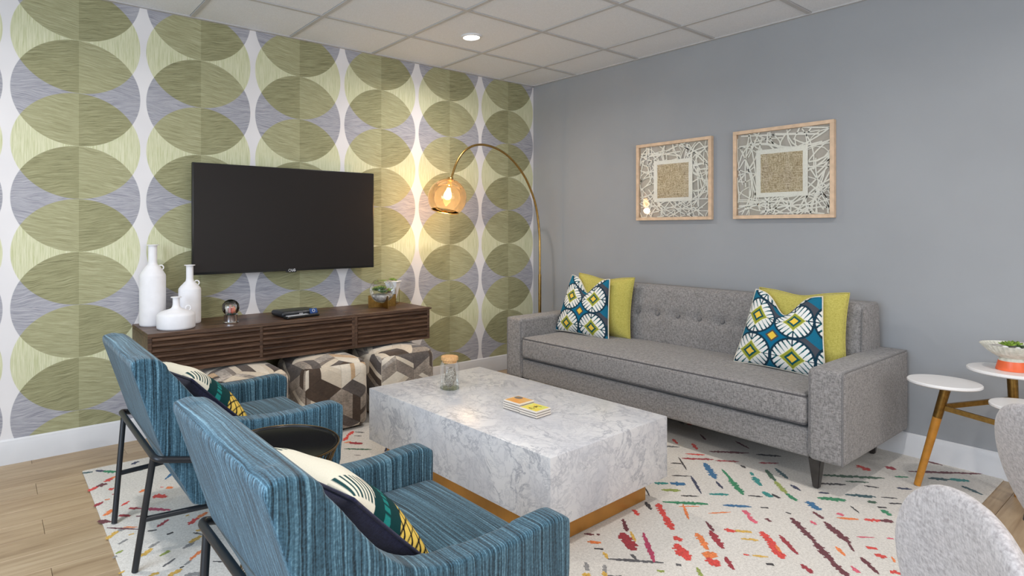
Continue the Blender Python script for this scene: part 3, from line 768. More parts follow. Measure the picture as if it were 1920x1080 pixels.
# ------------------------------------------------------------------ floating media console
con = thing('media_console', 'dark walnut floating media console with ribbed fronts under the television', 'media console', (0, 0, 0))
CX0, CX1, CY, CZ0, CZ1 = -3.288, -1.470, -.42, .450, .668
XS = -2.066
for a, b in ((CX0, XS), (XS, CX1)):
    boxobj('top_panel', a+.0005, b-.0005, CY, -.001, CZ1-.020, CZ1, walnut, con, .0015, 1)
    boxobj('bottom_panel', a+.0005, b-.0005, CY, -.001, CZ0, CZ0+.020, walnut, con, .0015, 1)
    for x in (a+.0005, b-.0205): boxobj('side_panel', x, x+.020, CY+.001, -.001, CZ0+.020, CZ1-.020, walnut, con, .001, 1)
    boxobj('back_panel', a+.020, b-.020, -.010, -.001, CZ0+.020, CZ1-.020, walnut, con)
bm = BM(); box(bm, CX1-.001, CX1+.012, CY-.006, CY+.03, CZ1-.012, CZ1-.002, .001, 1); obj('trim_lip', bm, walnut, con)
for a, b in ((CX0+.021, -2.690), (-2.672, XS-.021), (XS+.021, CX1-.021)):
    d = boxobj('door', a, b, CY+.010, CY+.024, CZ0+.021, CZ1-.021, walnut, con)
    n = 6; hh = (CZ1-CZ0-.044)/n
    for k in range(n):
        z0 = CZ0+.022+k*hh
        bm = BM()
        # each slat is a wedge: thick at the top, running back to nothing below
        A = [(CY+.012, z0+.001), (CY+.010, z0+.001), (CY-.004, z0+hh*.45), (CY-.004, z0+hh-.005), (CY+.012, z0+hh-.001)]
        v0 = [bm.verts.new((a, p[0], p[1])) for p in A]; v1 = [bm.verts.new((b, p[0], p[1])) for p in A]
        bm.faces.new(v0); bm.faces.new(v1[::-1])
        for i in range(5): bm.faces.new((v0[i], v1[i], v1[(i+1) % 5], v0[(i+1) % 5]))
        obj('slat', bm, walnut, d, 20)
boxobj('stile', -2.690, -2.672, CY+.004, CY+.02, CZ0+.021, CZ1-.021, walnut, con)

# ------------------------------------------------------------------ television
tv = thing('television', 'large black flat-screen television mounted on the patterned wallpaper wall', 'television', (-2.357, -.001, 1.277))
boxobj('wall_bracket', -.28, .28, -.045, 0, -.18, .18, black_metal, tv, .004, 1)
boxobj('housing', -.60, .60, -.078, -.042, -.31, .31, tv_black, tv, .012, 2)
boxobj('bezel', -.625, .625, -.098, -.074, -.336, .336, tv_black, tv, .003, 2)
boxobj('screen', -.617, .617, -.0992, -.097, -.322, .329, screen_m, tv, .0005, 1)
boxobj('logo_tab', -.035, .035, -.0985, -.080, -.345, -.334, tv_black, tv, .002, 1)
cu = bpy.data.curves.new('brand_lettering', 'FONT'); cu.body = 'LG'; cu.size = .022; cu.align_x = 'CENTER'; cu.align_y = 'CENTER'; cu.extrude = .0004; cu.offset = .0006
lt0 = bpy.data.objects.new('lettering_curve', cu); C.objects.link(lt0); bpy.context.view_layer.update(); lme = bpy.data.meshes.new_from_object(lt0.evaluated_get(bpy.context.evaluated_depsgraph_get())); bpy.data.objects.remove(lt0)
lt = bpy.data.objects.new('screen_lettering', lme); C.objects.link(lt); lt.parent = tv; lt.location = (.012, -.0996, -.3315); lt.rotation_euler = (R(90), 0, 0); lme.materials.clear(); lme.materials.append(logo_m)
bm = BM(); tube(bm, [(-.014+.008*math.cos(a*PI/8), -.0997, -.3315+.008*math.sin(a*PI/8)) for a in range(16)], .0011, 5, closed=True); obj('logo_ring', bm, logo_m, tv)

# ------------------------------------------------------------------ things on the console
def bottle(name, label, x, y, rb, zs, zc, rn, zt, rl, hz, mat=ceramic):
    t = thing(name, label, 'vase', (x, y, CZ1+.0005))
    latheobj('body', [(0,0), (rb*.94,0), (rb*.985,.004), (rb,.012), (rb,zs-.006), (rb*.97,zs+.002), (rb*.80,zs+(zc-zs)*.42), (rn*1.5,zc-.004), (rn*1.05,zc+.006), (rn*.93,zc+.02),
                      (rn*.93,zt-.006), (rl,zt-.004), (rl,zt), (rn*.78,zt), (rn*.74,zt-.03), (0,zt-.031)], mat, t, 48, smooth=50)
    bm = BM(); rr = .0135
    an = R(-10)
    cxr = rb*.62; czr = zs+(zc-zs)*.62+.008
    tube(bm, [((cxr+rr*math.cos(a*PI/9))*math.cos(an), (cxr+rr*math.cos(a*PI/9))*math.sin(an), czr+rr*math.sin(a*PI/9)) for a in range(18)], .0038, 8, closed=True)
    obj('ring_handle', bm, mat, t, 60); return t
bottle('ceramic_vase', 'tall white ceramic bottle vase with ring handle, tallest at console end', -3.200, -.105, .070, .285, .338, .0255, .458, .033, .3)
bottle('ceramic_vase', 'medium white ceramic bottle vase standing right of the tallest one', -3.008, -.145, .062, .200, .238, .0215, .338, .030, .2)
bottle('ceramic_vase', 'squat wide white ceramic vase with short neck in front of the other two', -3.118, -.292, .100, .078, .112, .0195, .172, .028, .1)
# glass dome paperweight
g = thing('glass_dome', 'small glass globe ornament with pink and coral houses on chrome base', 'ornament', (-2.815, -.285, CZ1+.0005))
latheobj('chrome_base', [(0,0), (.036,0), (.038,.004), (.034,.008), (.033,.038), (.036,.042), (0,.042)], chrome, g)
latheobj('globe', [(.026,.042), (.038,.056), (.044,.074), (.041,.094), (.030,.109), (.014,.117), (0,.119)], thin_glass('globe_glass', (.9,.9,.88), 1.5, 0, 2.0), g)
latheobj('painted_reflection', [(.0385,.096), (.030,.1075), (.014,.1155), (0,.1175)], thin_glass('dark_reflection_tint', (.30,.26,.22), 1.5, .02, 2), g)  # dark reflection on the globe's top, put in as a tinted shell
for i, (x, y, w, h, c) in enumerate(((-.022,-.004,.008,.034,(232,228,226)), (-.010,-.012,.009,.030,(236,178,184)), (.002,-.014,.008,.028,(232,128,108)), (.012,-.010,.010,.034,(238,150,128)), (.022,-.002,.007,.024,(214,176,130)), (0,.006,.01,.045,(226,190,180)))):
    bm = BM(); box(bm, x-w/2, x+w/2, y-w/2, y+w/2, .044, .044+h)
    bmesh.ops.create_cone(bm, segments=4, radius1=w*.72, radius2=0, depth=.008, cap_ends=True, matrix=Matrix.Translation((x, y, .044+h+.004)) @ Matrix.Rotation(R(45), 4, 'Z'))
    obj('tiny_house', bm, plain('house_paint', rgb(*c), .5), g, 0)
g.scale = (1.15, 1.15, 1.15)
boxobj('teal_ground', -.020, .020, -.018, .018, .0425, .050, plain('teal_enamel', rgb(96,150,138), .4), g, .002, 1)
# set-top box, remote control and info card
sb = thing('cable_box', 'flat black rounded cable box under the television', 'electronics', (-2.385, -.215, CZ1+.0005), (0, 0, R(3)))
softobj('casing', .255, .165, .034, .016, black_metal, sb, (0,0,.002), (0, 0, .0185), dens=.05)
boxobj('foot_plate', -.10, .10, -.065, .065, 0, .003, tv_black, sb)
boxobj('silver_badge', -.012, .012, -.0838, -.0825, .017, .021, logo_m, sb)
rm = thing('remote_control', 'slim black remote control lying in front of the cable box', 'remote control', (-2.395, -.340, CZ1+.0005), (0, 0, R(10)))
softobj('remote_body', .235, .050, .016, .006, tv_black, rm, (0,0,.001), (0, 0, .0085), dens=.03)
bm = BM()
for i in range(13):
    for j in range(3): box(bm, -.105+i*.0115, -.098+i*.0115, -.014+j*.011, -.007+j*.011, .0168, .0188)
o = obj('button', bm, logo_m, rm, 0); o.name = 'keypad'
cd = thing('info_card', 'small folded blue card with white emblem leaning by the cable box', 'card', (-2.300, -.312, CZ1+.0175), (0, 0, R(10)))
bm = BM(); box(bm, -.028, .028, -.0008, .0008, 0, .030); blue_card = plain('blue_card', rgb(30,70,130), .4); obj('card', bm, blue_card, cd, 0, rot=(R(-22), 0, 0))
bm = BM(); tube(bm, [(.009*math.cos(a*PI/6), -.0018, .015+.009*math.sin(a*PI/6)) for a in range(12)], .0016, 5, closed=True); obj('emblem', bm, logo_m, cd, rot=(R(-22), 0, 0))
# succulents
def rosette(bm, x, y, z, r, rr, mi=0, up=.6):
    for ring, (k, s, e) in enumerate(((7, 1, 18), (6, .78, 42), (4, .5, 68))):
        for i in range(k):
            an = 2*PI*(i+.5*ring)/k+rr.uniform(-.1, .1); el = R(e)
            m_ = Matrix.Translation((x, y, z)) @ Matrix.Rotation(an, 4, 'Z') @ Matrix.Rotation(-el, 4, 'Y') @ Matrix.Translation((r*s*.5, 0, 0)) @ Matrix.Diagonal((r*s*.55, r*.2, r*.11, 1))
            vs = bmesh.ops.create_icosphere(bm, subdivisions=1, radius=1, matrix=m_)['verts']
            for f in {f for v in vs for f in v.link_faces}: f.material_index = mi
tr = thing('terrarium', 'round glass terrarium with succulents on crossed brass plate stand', 'terrarium', (-1.735, -.215, CZ1+.0005), (0, 0, R(36.6)))
for an in (45, -45):
    bm = BM()
    # plate with a curved cradle cut for the globe
    top = [(.088, .072)]+[(.078*math.cos(a), .100-.078*math.sin(a)) for a in [R(20+14*k) for k in range(11)]]+[(-.088, .072)]
    pts = [(-.088, 0), (.088, 0)]+top
    poly_prism(bm, pts, 'y', -.0015, .0015); o = obj('brass_plate', bm, brass_dark, tr, 30); o.rotation_euler = (0, 0, R(an))
bm = BM(); prof_g = [(.001, .100-.076)]+[(.076*math.sin(R(a)), .100-.076*math.cos(R(a))) for a in range(12, 146, 8)]
latheobj('glass_bowl', [(r, z) for r, z in prof_g], jar_glass, tr)
bm.free()
latheobj('gravel', [(.001,.028)]+[(.072*math.sin(R(a)), .100-.072*math.cos(R(a))) for a in range(12, 66, 8)]+[(.06,.075),(0,.078)], pebble, tr)
rr = random.Random(4); bm = BM()
for x, y, z, r, mi in ((-.03,-.02,.088,.036,0), (.030,-.015,.090,.038,1), (-.034,.02,.10,.034,0), (.012,.032,.10,.036,1), (0,-.042,.086,.024,2), (.036,.018,.104,.034,1), (-.012,.0,.105,.034,0), (.0,-.015,.098,.028,2)):
    rosette(bm, x, y, z, r, rr, mi)
o = obj('succulent', bm, [leaf_d, leaf, leaf_r], tr, 60)
tr.scale = (1.18, 1.18, 1.18)
pl = thing('planter', 'white tapered square planter with succulent tops in a thin brass wire stand', 'planter', (-1.590, -.130, CZ1+.0005), (0, 0, R(36)))
bm = BM()
a = [bm.verts.new((s*.020, q*.020, .040)) for s, q in ((-1,-1),(1,-1),(1,1),(-1,1))]; b = [bm.verts.new((s*.046, q*.046, .165)) for s, q in ((-1,-1),(1,-1),(1,1),(-1,1))]
bm.faces.new(a[::-1]); bm.faces.new(b)
for k in range(4): bm.faces.new((a[k], a[(k+1) % 4], b[(k+1) % 4], b[k]))
bmesh.ops.bevel(bm, geom=list(bm.edges), offset=.002, segments=2, affect='EDGES')
obj('pot', bm, ceramic, pl, 30); boxobj('pot_rim', -.050, .050, -.050, .050, .163, .169, ceramic, pl, .002, 1)
bm = BM()
for s, q in ((-1,-1),(1,-1),(1,1),(-1,1)): tube(bm, [(s*.036, q*.036, .0025), (s*.036, q*.036, .135)], .0018, 6)
for z in (.0025, .135): tube(bm, [(-.036,-.036,z), (.036,-.036,z), (.036,.036,z), (-.036,.036,z)], .0018, 6, closed=True)
obj('wire_stand', bm, brass, pl)
bm = BM(); rosette(bm, -.012, 0, .176, .030, rr, 0); rosette(bm, .022, .012, .172, .022, rr, 1); rosette(bm, .012, -.018, .171, .016, rr, 0); obj('succulent', bm, [leaf, leaf_d, leaf_r], pl, 60)

# ------------------------------------------------------------------ arc lamp
lamp = thing('arc_floor_lamp', 'brass arc floor lamp with smoked globe shade in the room corner', 'floor lamp', (-.288, -.350, 0))
latheobj('base', [(0,0), (.150,0), (.155,.004), (.155,.036), (.150,.042), (0,.042)], marble, lamp, 48)
arcp = [(0,0,.04), (0,0,.60), (0,0,.85), (0,0,1.06), (-.003,0,1.16), (-.022,0,1.30), (-.052,0,1.42), (-.100,0,1.525), (-.165,0,1.625), (-.240,0,1.705), (-.320,0,1.768), (-.405,0,1.815), (-.500,0,1.846), (-.600,0,1.860),
        (-.690,0,1.853), (-.770,0,1.823), (-.835,0,1.773), (-.885,0,1.705), (-.918,0,1.630), (-.938,0,1.575)]
def smooth_path(p, n=6):
    p = [Vector(q) for q in p]; out = []
    for i in range(len(p)-1):
        a, b, c, d = p[max(0, i-1)], p[i], p[i+1], p[min(len(p)-1, i+2)]
        for k in range(n):
            t = k/n; out.append(.5*((2*b)+(c-a)*t+(2*a-5*b+4*c-d)*t*t+(3*b-a-3*c+d)*t**3))
    return out+[p[-1]]
sp = smooth_path(arcp)
bm = BM(); tube(bm, [(0,0,.04), (0,0,.84)], .0125, 14); obj('lower_pole', bm, brass, lamp, 60)
bm = BM(); tube(bm, [Vector((0,0,.82))]+[p for p in sp if not (p.z < .84 and p.x > -.1)], .0088, 12); obj('arc_arm', bm, brass, lamp, 60)
tilt = R(12)
gc = Vector((-.972, 0, 1.444))
latheobj('socket', [(0,.150), (.020,.150), (.026,.140), (.026,.128), (.016,.120), (.014,.075), (0,.072)], brass, lamp, 24, loc=gc, rot=(0, tilt, 0))
latheobj('globe_shade', [(.026,.138)]+[(.142*math.sin(R(a)), .142*math.cos(R(a))) for a in range(16, 136, 6)]+[(.0985,-.099)], smoke, lamp, 56, loc=gc, rot=(0, tilt, 0))
bm = BM(); tube(bm, [(.100*math.cos(a*PI/24), .100*math.sin(a*PI/24), -.100) for a in range(48)], .0028, 6, closed=True); obj('shade_rim', bm, brass, lamp, 60, gc, (0, tilt, 0))
bulb_m = emit('bulb_glow', (1, .84, .60), 22)
latheobj('bulb', [(0,.075), (.013,.072), (.016,.055), (.026,.034), (.030,.016), (.026,-.002), (.014,-.012), (0,-.014)], bulb_m, lamp, 24, loc=gc, rot=(0, tilt, 0))
pl_ = bpy.data.lights.new('bulb_light', 'POINT'); pl_.energy = 7; pl_.color = (1, .70, .38); pl_.shadow_soft_size = .03
po = bpy.data.objects.new('bulb_light', pl_); C.objects.link(po); po.parent = lamp; po.location = gc+Vector((-.01, 0, -.05))

# ------------------------------------------------------------------ pictures
def picture(label, y0, z0, size, seed, yc):
    t = thing('framed_artwork', label, 'picture', (-.0015, (y0+yc)/2, z0+size/2))
    h = size/2; fw = .022; W = (y0-yc)/2
    for (a, b, c, d, nm) in ((-W, W, h-fw, h, 0), (-W, W, -h, -h+fw, 0), (-W, -W+fw, -h+fw, h-fw, 0), (W-fw, W, -h+fw, h-fw, 0)):
        boxobj('frame_bar', -.032, 0, a, b, c, d, frame_oak, t, .001, 1)
    bd = boxobj('backing_board', -.006, -.001, -W+fw, W-fw, -h+fw, h-fw, mat_board, t)
    rr = random.Random(seed); bm = BM(); iw = W-fw; ih = h-fw; inner = .150
    def strip(ax, az, bx_, bz, w, x):
        d = Vector((bx_-ax, bz-az)); L = d.length; d /= L; n = Vector((-d.y, d.x))*w/2; m_ = max(2, int(L/.04)); prev = None
        bow = rr.uniform(-.03, .03)
        for k in range(m_+1):
            q = Vector((ax, az))+d*L*k/m_+n.normalized()*bow*math.sin(PI*k/m_)
            ww = rr.uniform(.8, 1.25)
            A = bm.verts.new((x, q.x+n.x*ww, q.y+n.y*ww)); B = bm.verts.new((x, q.x-n.x*ww, q.y-n.y*ww)); A2 = bm.verts.new((x+.0012, q.x+n.x*ww, q.y+n.y*ww)); B2 = bm.verts.new((x+.0012, q.x-n.x*ww, q.y-n.y*ww))
            if prev:
                pa, pb, pa2, pb2 = prev
                bm.faces.new((pa, A, B, pb)); bm.faces.new((pa, pa2, A2, A)); bm.faces.new((pb, B, B2, pb2)); bm.faces.new((pa2, pb2, B2, A2))
            prev = (A, B, A2, B2)
    cnt = 0
    while cnt < 92:
        side = rr.randrange(4)
        cx_ = rr.uniform(-iw, iw); cz_ = rr.uniform(-ih, ih)
        if abs(cx_) < inner and abs(cz_) < inner: continue
        an = rr.uniform(0, PI); L = rr.uniform(.20, .46)
        pts = []
        for s in (-1, 1):
            t_ = L/2
            while t_ > .01:
                px, pz = cx_+s*math.cos(an)*t_, cz_+s*math.sin(an)*t_
                if abs(px) <= iw and abs(pz) <= ih and not (abs(px) < inner*.96 and abs(pz) < inner*.96): break
                t_ -= .01
            pts.append((cx_+s*math.cos(an)*t_, cz_+s*math.sin(an)*t_))
        (a, b), (c, d) = pts
        mx_, mz_ = (a+c)/2, (b+d)/2
        if math.hypot(a-c, b-d) < .05 or (abs(mx_) < inner*.95 and abs(mz_) < inner*.95): continue
        strip(a, b, c, d, rr.uniform(.0062, .0092), -.0125-.0004*(cnt % 9)); cnt += 1
    o = obj('paper_lattice', bm, paper, t, 0); o['kind'] = 'stuff'
    bm = BM(); q = .122
    for (a, b, c, d) in ((-inner, inner, q, inner), (-inner, inner, -inner, -q), (-inner, -q, -q, q), (q, inner, -q, q)): box(bm, -.0185, -.0165, a, b, c, d)
    obj('paper_border', bm, paper, t, 0)
    boxobj('woven_panel', -.0178, -.0172, -q, q, -q, q, weave, t)
    boxobj('glass_pane', -.0250, -.0235, -W+fw*.6, W-fw*.6, -h+fw*.6, h-fw*.6, pane_glass, t)
    return t
picture('left one of two framed paper-lattice collages with woven square, nearer the arc lamp', -1.090, 1.279, .567, 3, -1.674)
picture('right one of two framed paper-lattice collages with woven square, above the sofa cushions', -1.820, 1.281, .570, 9, -2.404)

# ------------------------------------------------------------------ patchwork poufs
def hide(name, c, streak=.16):
    m = M(name, .75, 0, .25); x, y, z = m.xyz(); r = m.rnd()
    n = m.noise(1, 4, m.vec(x*60+r*9, y*60, z*160), .7)*.6+m.noise(14, 3)*.4
    m.base(m.ramp(n, [(.33, tuple(v*(1-streak) for v in c)), (.5, c), (.67, tuple(min(1, v*(1+streak)) for v in c))])); m.bump(n, .25, .001)
    m.b.inputs['Sheen Weight'].default_value = .2
    return m.mat
hides = [hide('cream_hide', rgb(204,190,170), .06), hide('cream_hide_pale', rgb(214,203,186), .06), hide('tan_hide', rgb(190,158,122), .1), hide('grey_brindle_hide', rgb(146,134,122), .28),
         hide('taupe_hide', rgb(128,116,106), .22), hide('dark_brown_hide', rgb(72,58,48), .2), hide('charcoal_hide', rgb(88,80,76), .25), hide('speckled_hide', rgb(160,150,140), .32)]
HW = [4, 3, 2, 4, 3, 4, 3, 3]
def make_pouf():
    rr = random.Random(21)
    t = bpy.data.objects.new('patchwork_pouf', None); C.objects.link(t)
    W, Z = .43, .408; h = (W/2, W/2, Z/2); r = .055; puff = (.008, .008, .020)
    bm = BM(); softbox(bm, W-.006, W-.006, Z-.006, r-.003, puff, dens=.06)
    obj('seam_lining', bm, hide('seam_leather', rgb(70,60,52)), t, 60, (0, 0, Z/2))
    L = .150; e = [Vector((math.cos(R(30+60*k))*L, math.sin(R(30+60*k))*L)) for k in range(6)]
    for ax, s, off in ((2, 1, (.03, -.02)), (1, -1, (.02, .055)), (0, -1, (-.03, .02)), (1, 1, (.05, .0)), (0, 1, (0, .08))):
        a, b = [i for i in range(3) if i != ax]
        H2 = (h[a], h[b])
        for i in range(-4, 5):
            for j in range(-4, 5):
                P = Vector(off)+(e[0]+e[1])*i+(e[1]+e[2])*j
                if max(abs(P.x), abs(P.y)) > .62: continue
                for k in range(3):
                    A, B_ = (e[k], e[k+1]) if rr.random() < .5 else (e[k+1], e[k])
                    cuts = rr.choice(([0, .62, 1], [0, .5, .72, 1], [0, .78, 1], [0, .42, 1], [0, .30, .5, 1], [0, .5, .7, 1]))
                    for c0, c1 in zip(cuts, cuts[1:]):
                        q = [P+A*c0, P+A*c1, P+A*c1+B_, P+A*c0+B_]
                        cen = sum(q, Vector((0, 0)))/4
                        q = [cen+(v-cen)*(1-.0009/max(.02, (v-cen).length)) for v in q]
                        hi = rr.choices(range(8), HW)[0]
                        if all(abs(v.x) > H2[0]+.0 and v.x*cen.x > 0 for v in q) or all(abs(v.y) > H2[1] and v.y*cen.y > 0 for v in q): continue
                        bm = BM(); f = bm.faces.new([bm.verts.new((v.x, v.y, 0)) for v in q])
                        for no, d in (((1,0,0), H2[0]), ((-1,0,0), H2[0]), ((0,1,0), H2[1]), ((0,-1,0), H2[1])):
                            bmesh.ops.bisect_plane(bm, geom=bm.verts[:]+bm.edges[:]+bm.faces[:], plane_co=Vector(no)*d, plane_no=no, clear_outer=True)
                        if not bm.faces or sum(f.calc_area() for f in bm.faces) < .00012: bm.free(); continue
                        for dd, no, HH in ((0, (1,0,0), H2[0]), (1, (0,1,0), H2[1])):
                            gl = [-(HH-r)-r*math.tan(R(45)*q_/3) for q_ in (2, 1)]; gl = gl+[-HH+r, -.08, 0, .08, HH-r]+[-g for g in gl[::-1]]
                            for g_ in gl:
                                co = [0, 0, 0]; co[dd] = g_
                                bmesh.ops.bisect_plane(bm, geom=bm.verts[:]+bm.edges[:]+bm.faces[:], plane_co=co, plane_no=no)
                        th = .0008+rr.uniform(0, .0008)
                        ups = {}
                        for v in bm.verts[:]:
                            p = [0, 0, 0]; p[ax] = s*h[ax]; p[a] = v.co.x; p[b] = v.co.y
                            w = soft_pt(p, h, r, puff); 
                            v.co = w+w.normalized()*th
                        bnd = [ed for ed in bm.edges if len(ed.link_faces) == 1]
                        ex = bmesh.ops.extrude_edge_only(bm, edges=bnd)
                        for v in [g_ for g_ in ex['geom'] if isinstance(g_, bmesh.types.BMVert)]: v.co -= v.co.normalized()*.004
                        bm.normal_update()
                        me = bpy.data.meshes.new('patch'); bmesh.ops.recalc_face_normals(bm, faces=bm.faces)
                        top = max(bm.faces, key=lambda f: f.calc_area())
                        if top.normal.dot(top.calc_center_median()) < 0: bmesh.ops.reverse_faces(bm, faces=bm.faces)
                        bm.to_mesh(me); bm.free()
                        me.polygons.foreach_set('use_smooth', [True]*len(me.polygons)); me.set_sharp_from_angle(angle=R(40))
                        link('patch', me, hides[hi], t, (0, 0, Z/2))
    return t
pz = .0112
p0 = make_pouf()
PG = 'patchwork hide poufs under the console'
p0.location = (-2.292, -.405, rz+.001); p0.rotation_euler = (0, 0, 0)
tag(p0, 'middle patchwork cowhide cube pouf under the console, standing fully in view', 'pouf', PG)
p1 = copy_tree(p0); p1.location = (-1.760, -.375, rz+.001); p1.rotation_euler = (0, 0, R(90)); tag(p1, 'patchwork cowhide cube pouf under the console end nearest the arc lamp', 'pouf', PG)
p2 = copy_tree(p0); p2.location = (-2.800, -.400, rz+.001); p2.rotation_euler = (0, 0, R(180)); tag(p2, 'patchwork cowhide cube pouf half hidden behind the far blue armchair', 'pouf', PG)

# ------------------------------------------------------------------ armchairs
def bake(bm, name, mat, parent, voxel, smooth_it, loc=(0,0,0)):
    me = bpy.data.meshes.new(name); bmesh.ops.recalc_face_normals(bm, faces=bm.faces); bm.to_mesh(me); bm.free()
    o = bpy.data.objects.new(name, me); C.objects.link(o)
    m = o.modifiers.new('r', 'REMESH'); m.mode = 'VOXEL'; m.voxel_size = voxel; m.use_smooth_shade = True
    m = o.modifiers.new('s', 'SMOOTH'); m.factor = .5; m.iterations = smooth_it
    dg = bpy.context.evaluated_depsgraph_get(); dg.update()
    nm = bpy.data.meshes.new_from_object(o.evaluated_get(dg)); nm.name = name
    o.modifiers.clear(); o.data = nm; bpy.data.meshes.remove(me)
    nm.polygons.foreach_set('use_smooth', [True]*len(nm.polygons))
    nm.materials.clear(); nm.materials.append(mat); o.parent = parent; o.location = loc
    return o
def curve2(pts, n=5):
    return [(p.x, p.z) for p in smooth_path([(a, 0, b) for a, b in pts], n)]
HB = .325
def make_armchair():
    t = bpy.data.objects.new('armchair', None); C.objects.link(t)
    rear = [(-.205,.232), (-.235,.30), (-.305,.43), (-.405,.745)]
    topc = curve2([(-.397,.762), (-.335,.760), (-.262,.690), (-.190,.600), (-.125,.535), (-.050,.500), (.05,.486), (.20,.482), (.345,.492), (.392,.478)], 4)
    front = [(.398,.455), (.392,.34), (.380,.225), (.36,.212), (-.17,.214)]
    prof = rear+topc+front
    bm = BM()
    poly_prism(bm, prof[::-1], 'y', -HB, -HB+.072); poly_prism(bm, prof[::-1], 'y', HB-.072, HB)
    back = [(-.19,.232), (-.235,.30), (-.305,.43), (-.405,.745), (-.397,.762), (-.322,.760), (-.290,.735), (-.215,.52), (-.150,.33), (-.12,.232)]
    poly_prism(bm, back[::-1], 'y', -HB+.001, HB-.001)
    box(bm, -.20, .372, -HB+.02, HB-.02, .216, .30)
    bake(bm, 'upholstered_shell', ribbed, t, .0085, 6)
    softobj('seat_cushion', .585, 2*(HB-.072)+.004, .115, .032, ribbed, t, (.006, 0, .014), (.093, 0, .338), dens=.06)
    # stitched welt running along the inner edge of arms and back
    fr = .0115
    yb = HB+.010
    bm = BM(); path = arc_pts([(.30,-yb,.262), (.26,-yb,.285), (-.318,-yb,.418), (-.330,-yb+.02,.422), (-.330,yb-.02,.422), (-.318,yb,.418), (.26,yb,.285), (.30,yb,.262)], .05, 5)
    tube(bm, path, fr, 10); obj('frame_band', bm, black_metal, t, 60)
    for s in (-1, 1):
        bm = BM(); tube(bm, [(-.325, s*.285, .418), (-.372, s*.215, .0)], fr, 10); obj('leg', bm, black_metal, t, 60)
        bm = BM(); tube(bm, [(.272, s*yb, .280), (.318, s*.295, .0)], fr, 10); obj('leg', bm, black_metal, t, 60)
        k = .55
        bm = BM(); tube(bm, [(-.325-.047*k, s*(.285-.07*k), .418*(1-k)), (.272+.046*k*.8, s*(yb-.04*k*.8), .280*(1-k*.62))], fr*.9, 8); obj('stretcher', bm, black_metal, t, 60)
    return t
ac = make_armchair(); AG = 'blue ribbed lounge armchairs'
ac.location = (-3.165, -2.465, rz); tag(ac, 'nearest blue ribbed lounge armchair with black metal frame, in the foreground', 'armchair', AG)
ac2 = copy_tree(ac); ac2.location = (-3.165, -1.262, rz); tag(ac2, 'farther blue ribbed lounge armchair, between black side table and wallpaper', 'armchair', AG)
def fancy(u, v):
    w = v+.22*u
    if w > .30:
        return rgb(24,66,70) if ((v*14) % 1) < .45 and (.52 < abs(u) < .95) else rgb(222,218,202)
    if w > -.34:
        if abs(w+.05+.12*math.sin(u*3)) < .07: return rgb(30,128,124) if ((u*13) % 1) < .6 else rgb(8,58,60)
        if u > .72: return rgb(222,198,120)
        return rgb(8,56,58)
    a, b = (u*5.2+v*5.2) % 1, (u*5.2-v*5.2) % 1
    return rgb(24,22,24) if (a < .2 or b < .2) else rgb(226,194,92)
fan_me = cushion_mesh('fancy_cushion', .42, .345, .15, .0, print_m, navy_cloth, fancy, 150, pull=.06)
def chair_cushion(label, x, y):
    t = put_cushion('throw_cushion', fan_me, label, (x, y, .425), 101, -46, 0, pip=navy_cloth, W=.42, Hh=.345, dip=0, pull=.06, group='navy-backed cushions on the blue armchairs')
    return t
chair_cushion('navy-backed patterned cushion with yellow lattice in the nearest blue armchair', -3.150, -2.465)
chair_cushion('navy-backed patterned cushion with yellow lattice in the farther blue armchair', -3.150, -1.262)

# ------------------------------------------------------------------ black tray side table between the armchairs
bt = thing('side_table', 'round black-topped wire basket side table between the two blue armchairs', 'side table', (-3.148, -1.862, rz))
TZ = .482-rz+.008
latheobj('tray_top', [(0,TZ-.010), (.170,TZ-.009), (.182,TZ-.006), (.184,TZ+.001), (.180,TZ+.001), (.177,TZ-.004), (.168,TZ-.0065), (0,TZ-.0075)], table_glass, bt, 72)
bronze = plain('dark_bronze_wire', rgb(112,92,62), .35, 1, amt=.1)
bm = BM(); tube(bm, [(.187*math.cos(a*PI/36), .187*math.sin(a*PI/36), TZ-.001) for a in range(72)], .0032, 6, closed=True); obj('rim_ring', bm, bronze, bt, 60)
for r_, z_ in ((.168, TZ-.045), (.118, .24), (.160, .0045)):
    bm = BM(); tube(bm, [(r_*math.cos(a*PI/32), r_*math.sin(a*PI/32), z_) for a in range(64)], .003, 6, closed=True); obj('ring', bm, bronze, bt, 60)
for k in range(60):
    if k == 0:
        bm = BM(); tube(bm, smooth_path([(.187,0,TZ-.002), (.168,0,TZ-.045), (.135,0,.34), (.118,0,.24), (.126,0,.13), (.160,0,.004)], 3), .0016, 5); w0 = obj('wire', bm, bronze, bt, 60)
    else:
        w = w0.copy(); C.objects.link(w); w.rotation_euler = (0, 0, 2*PI*k/60)

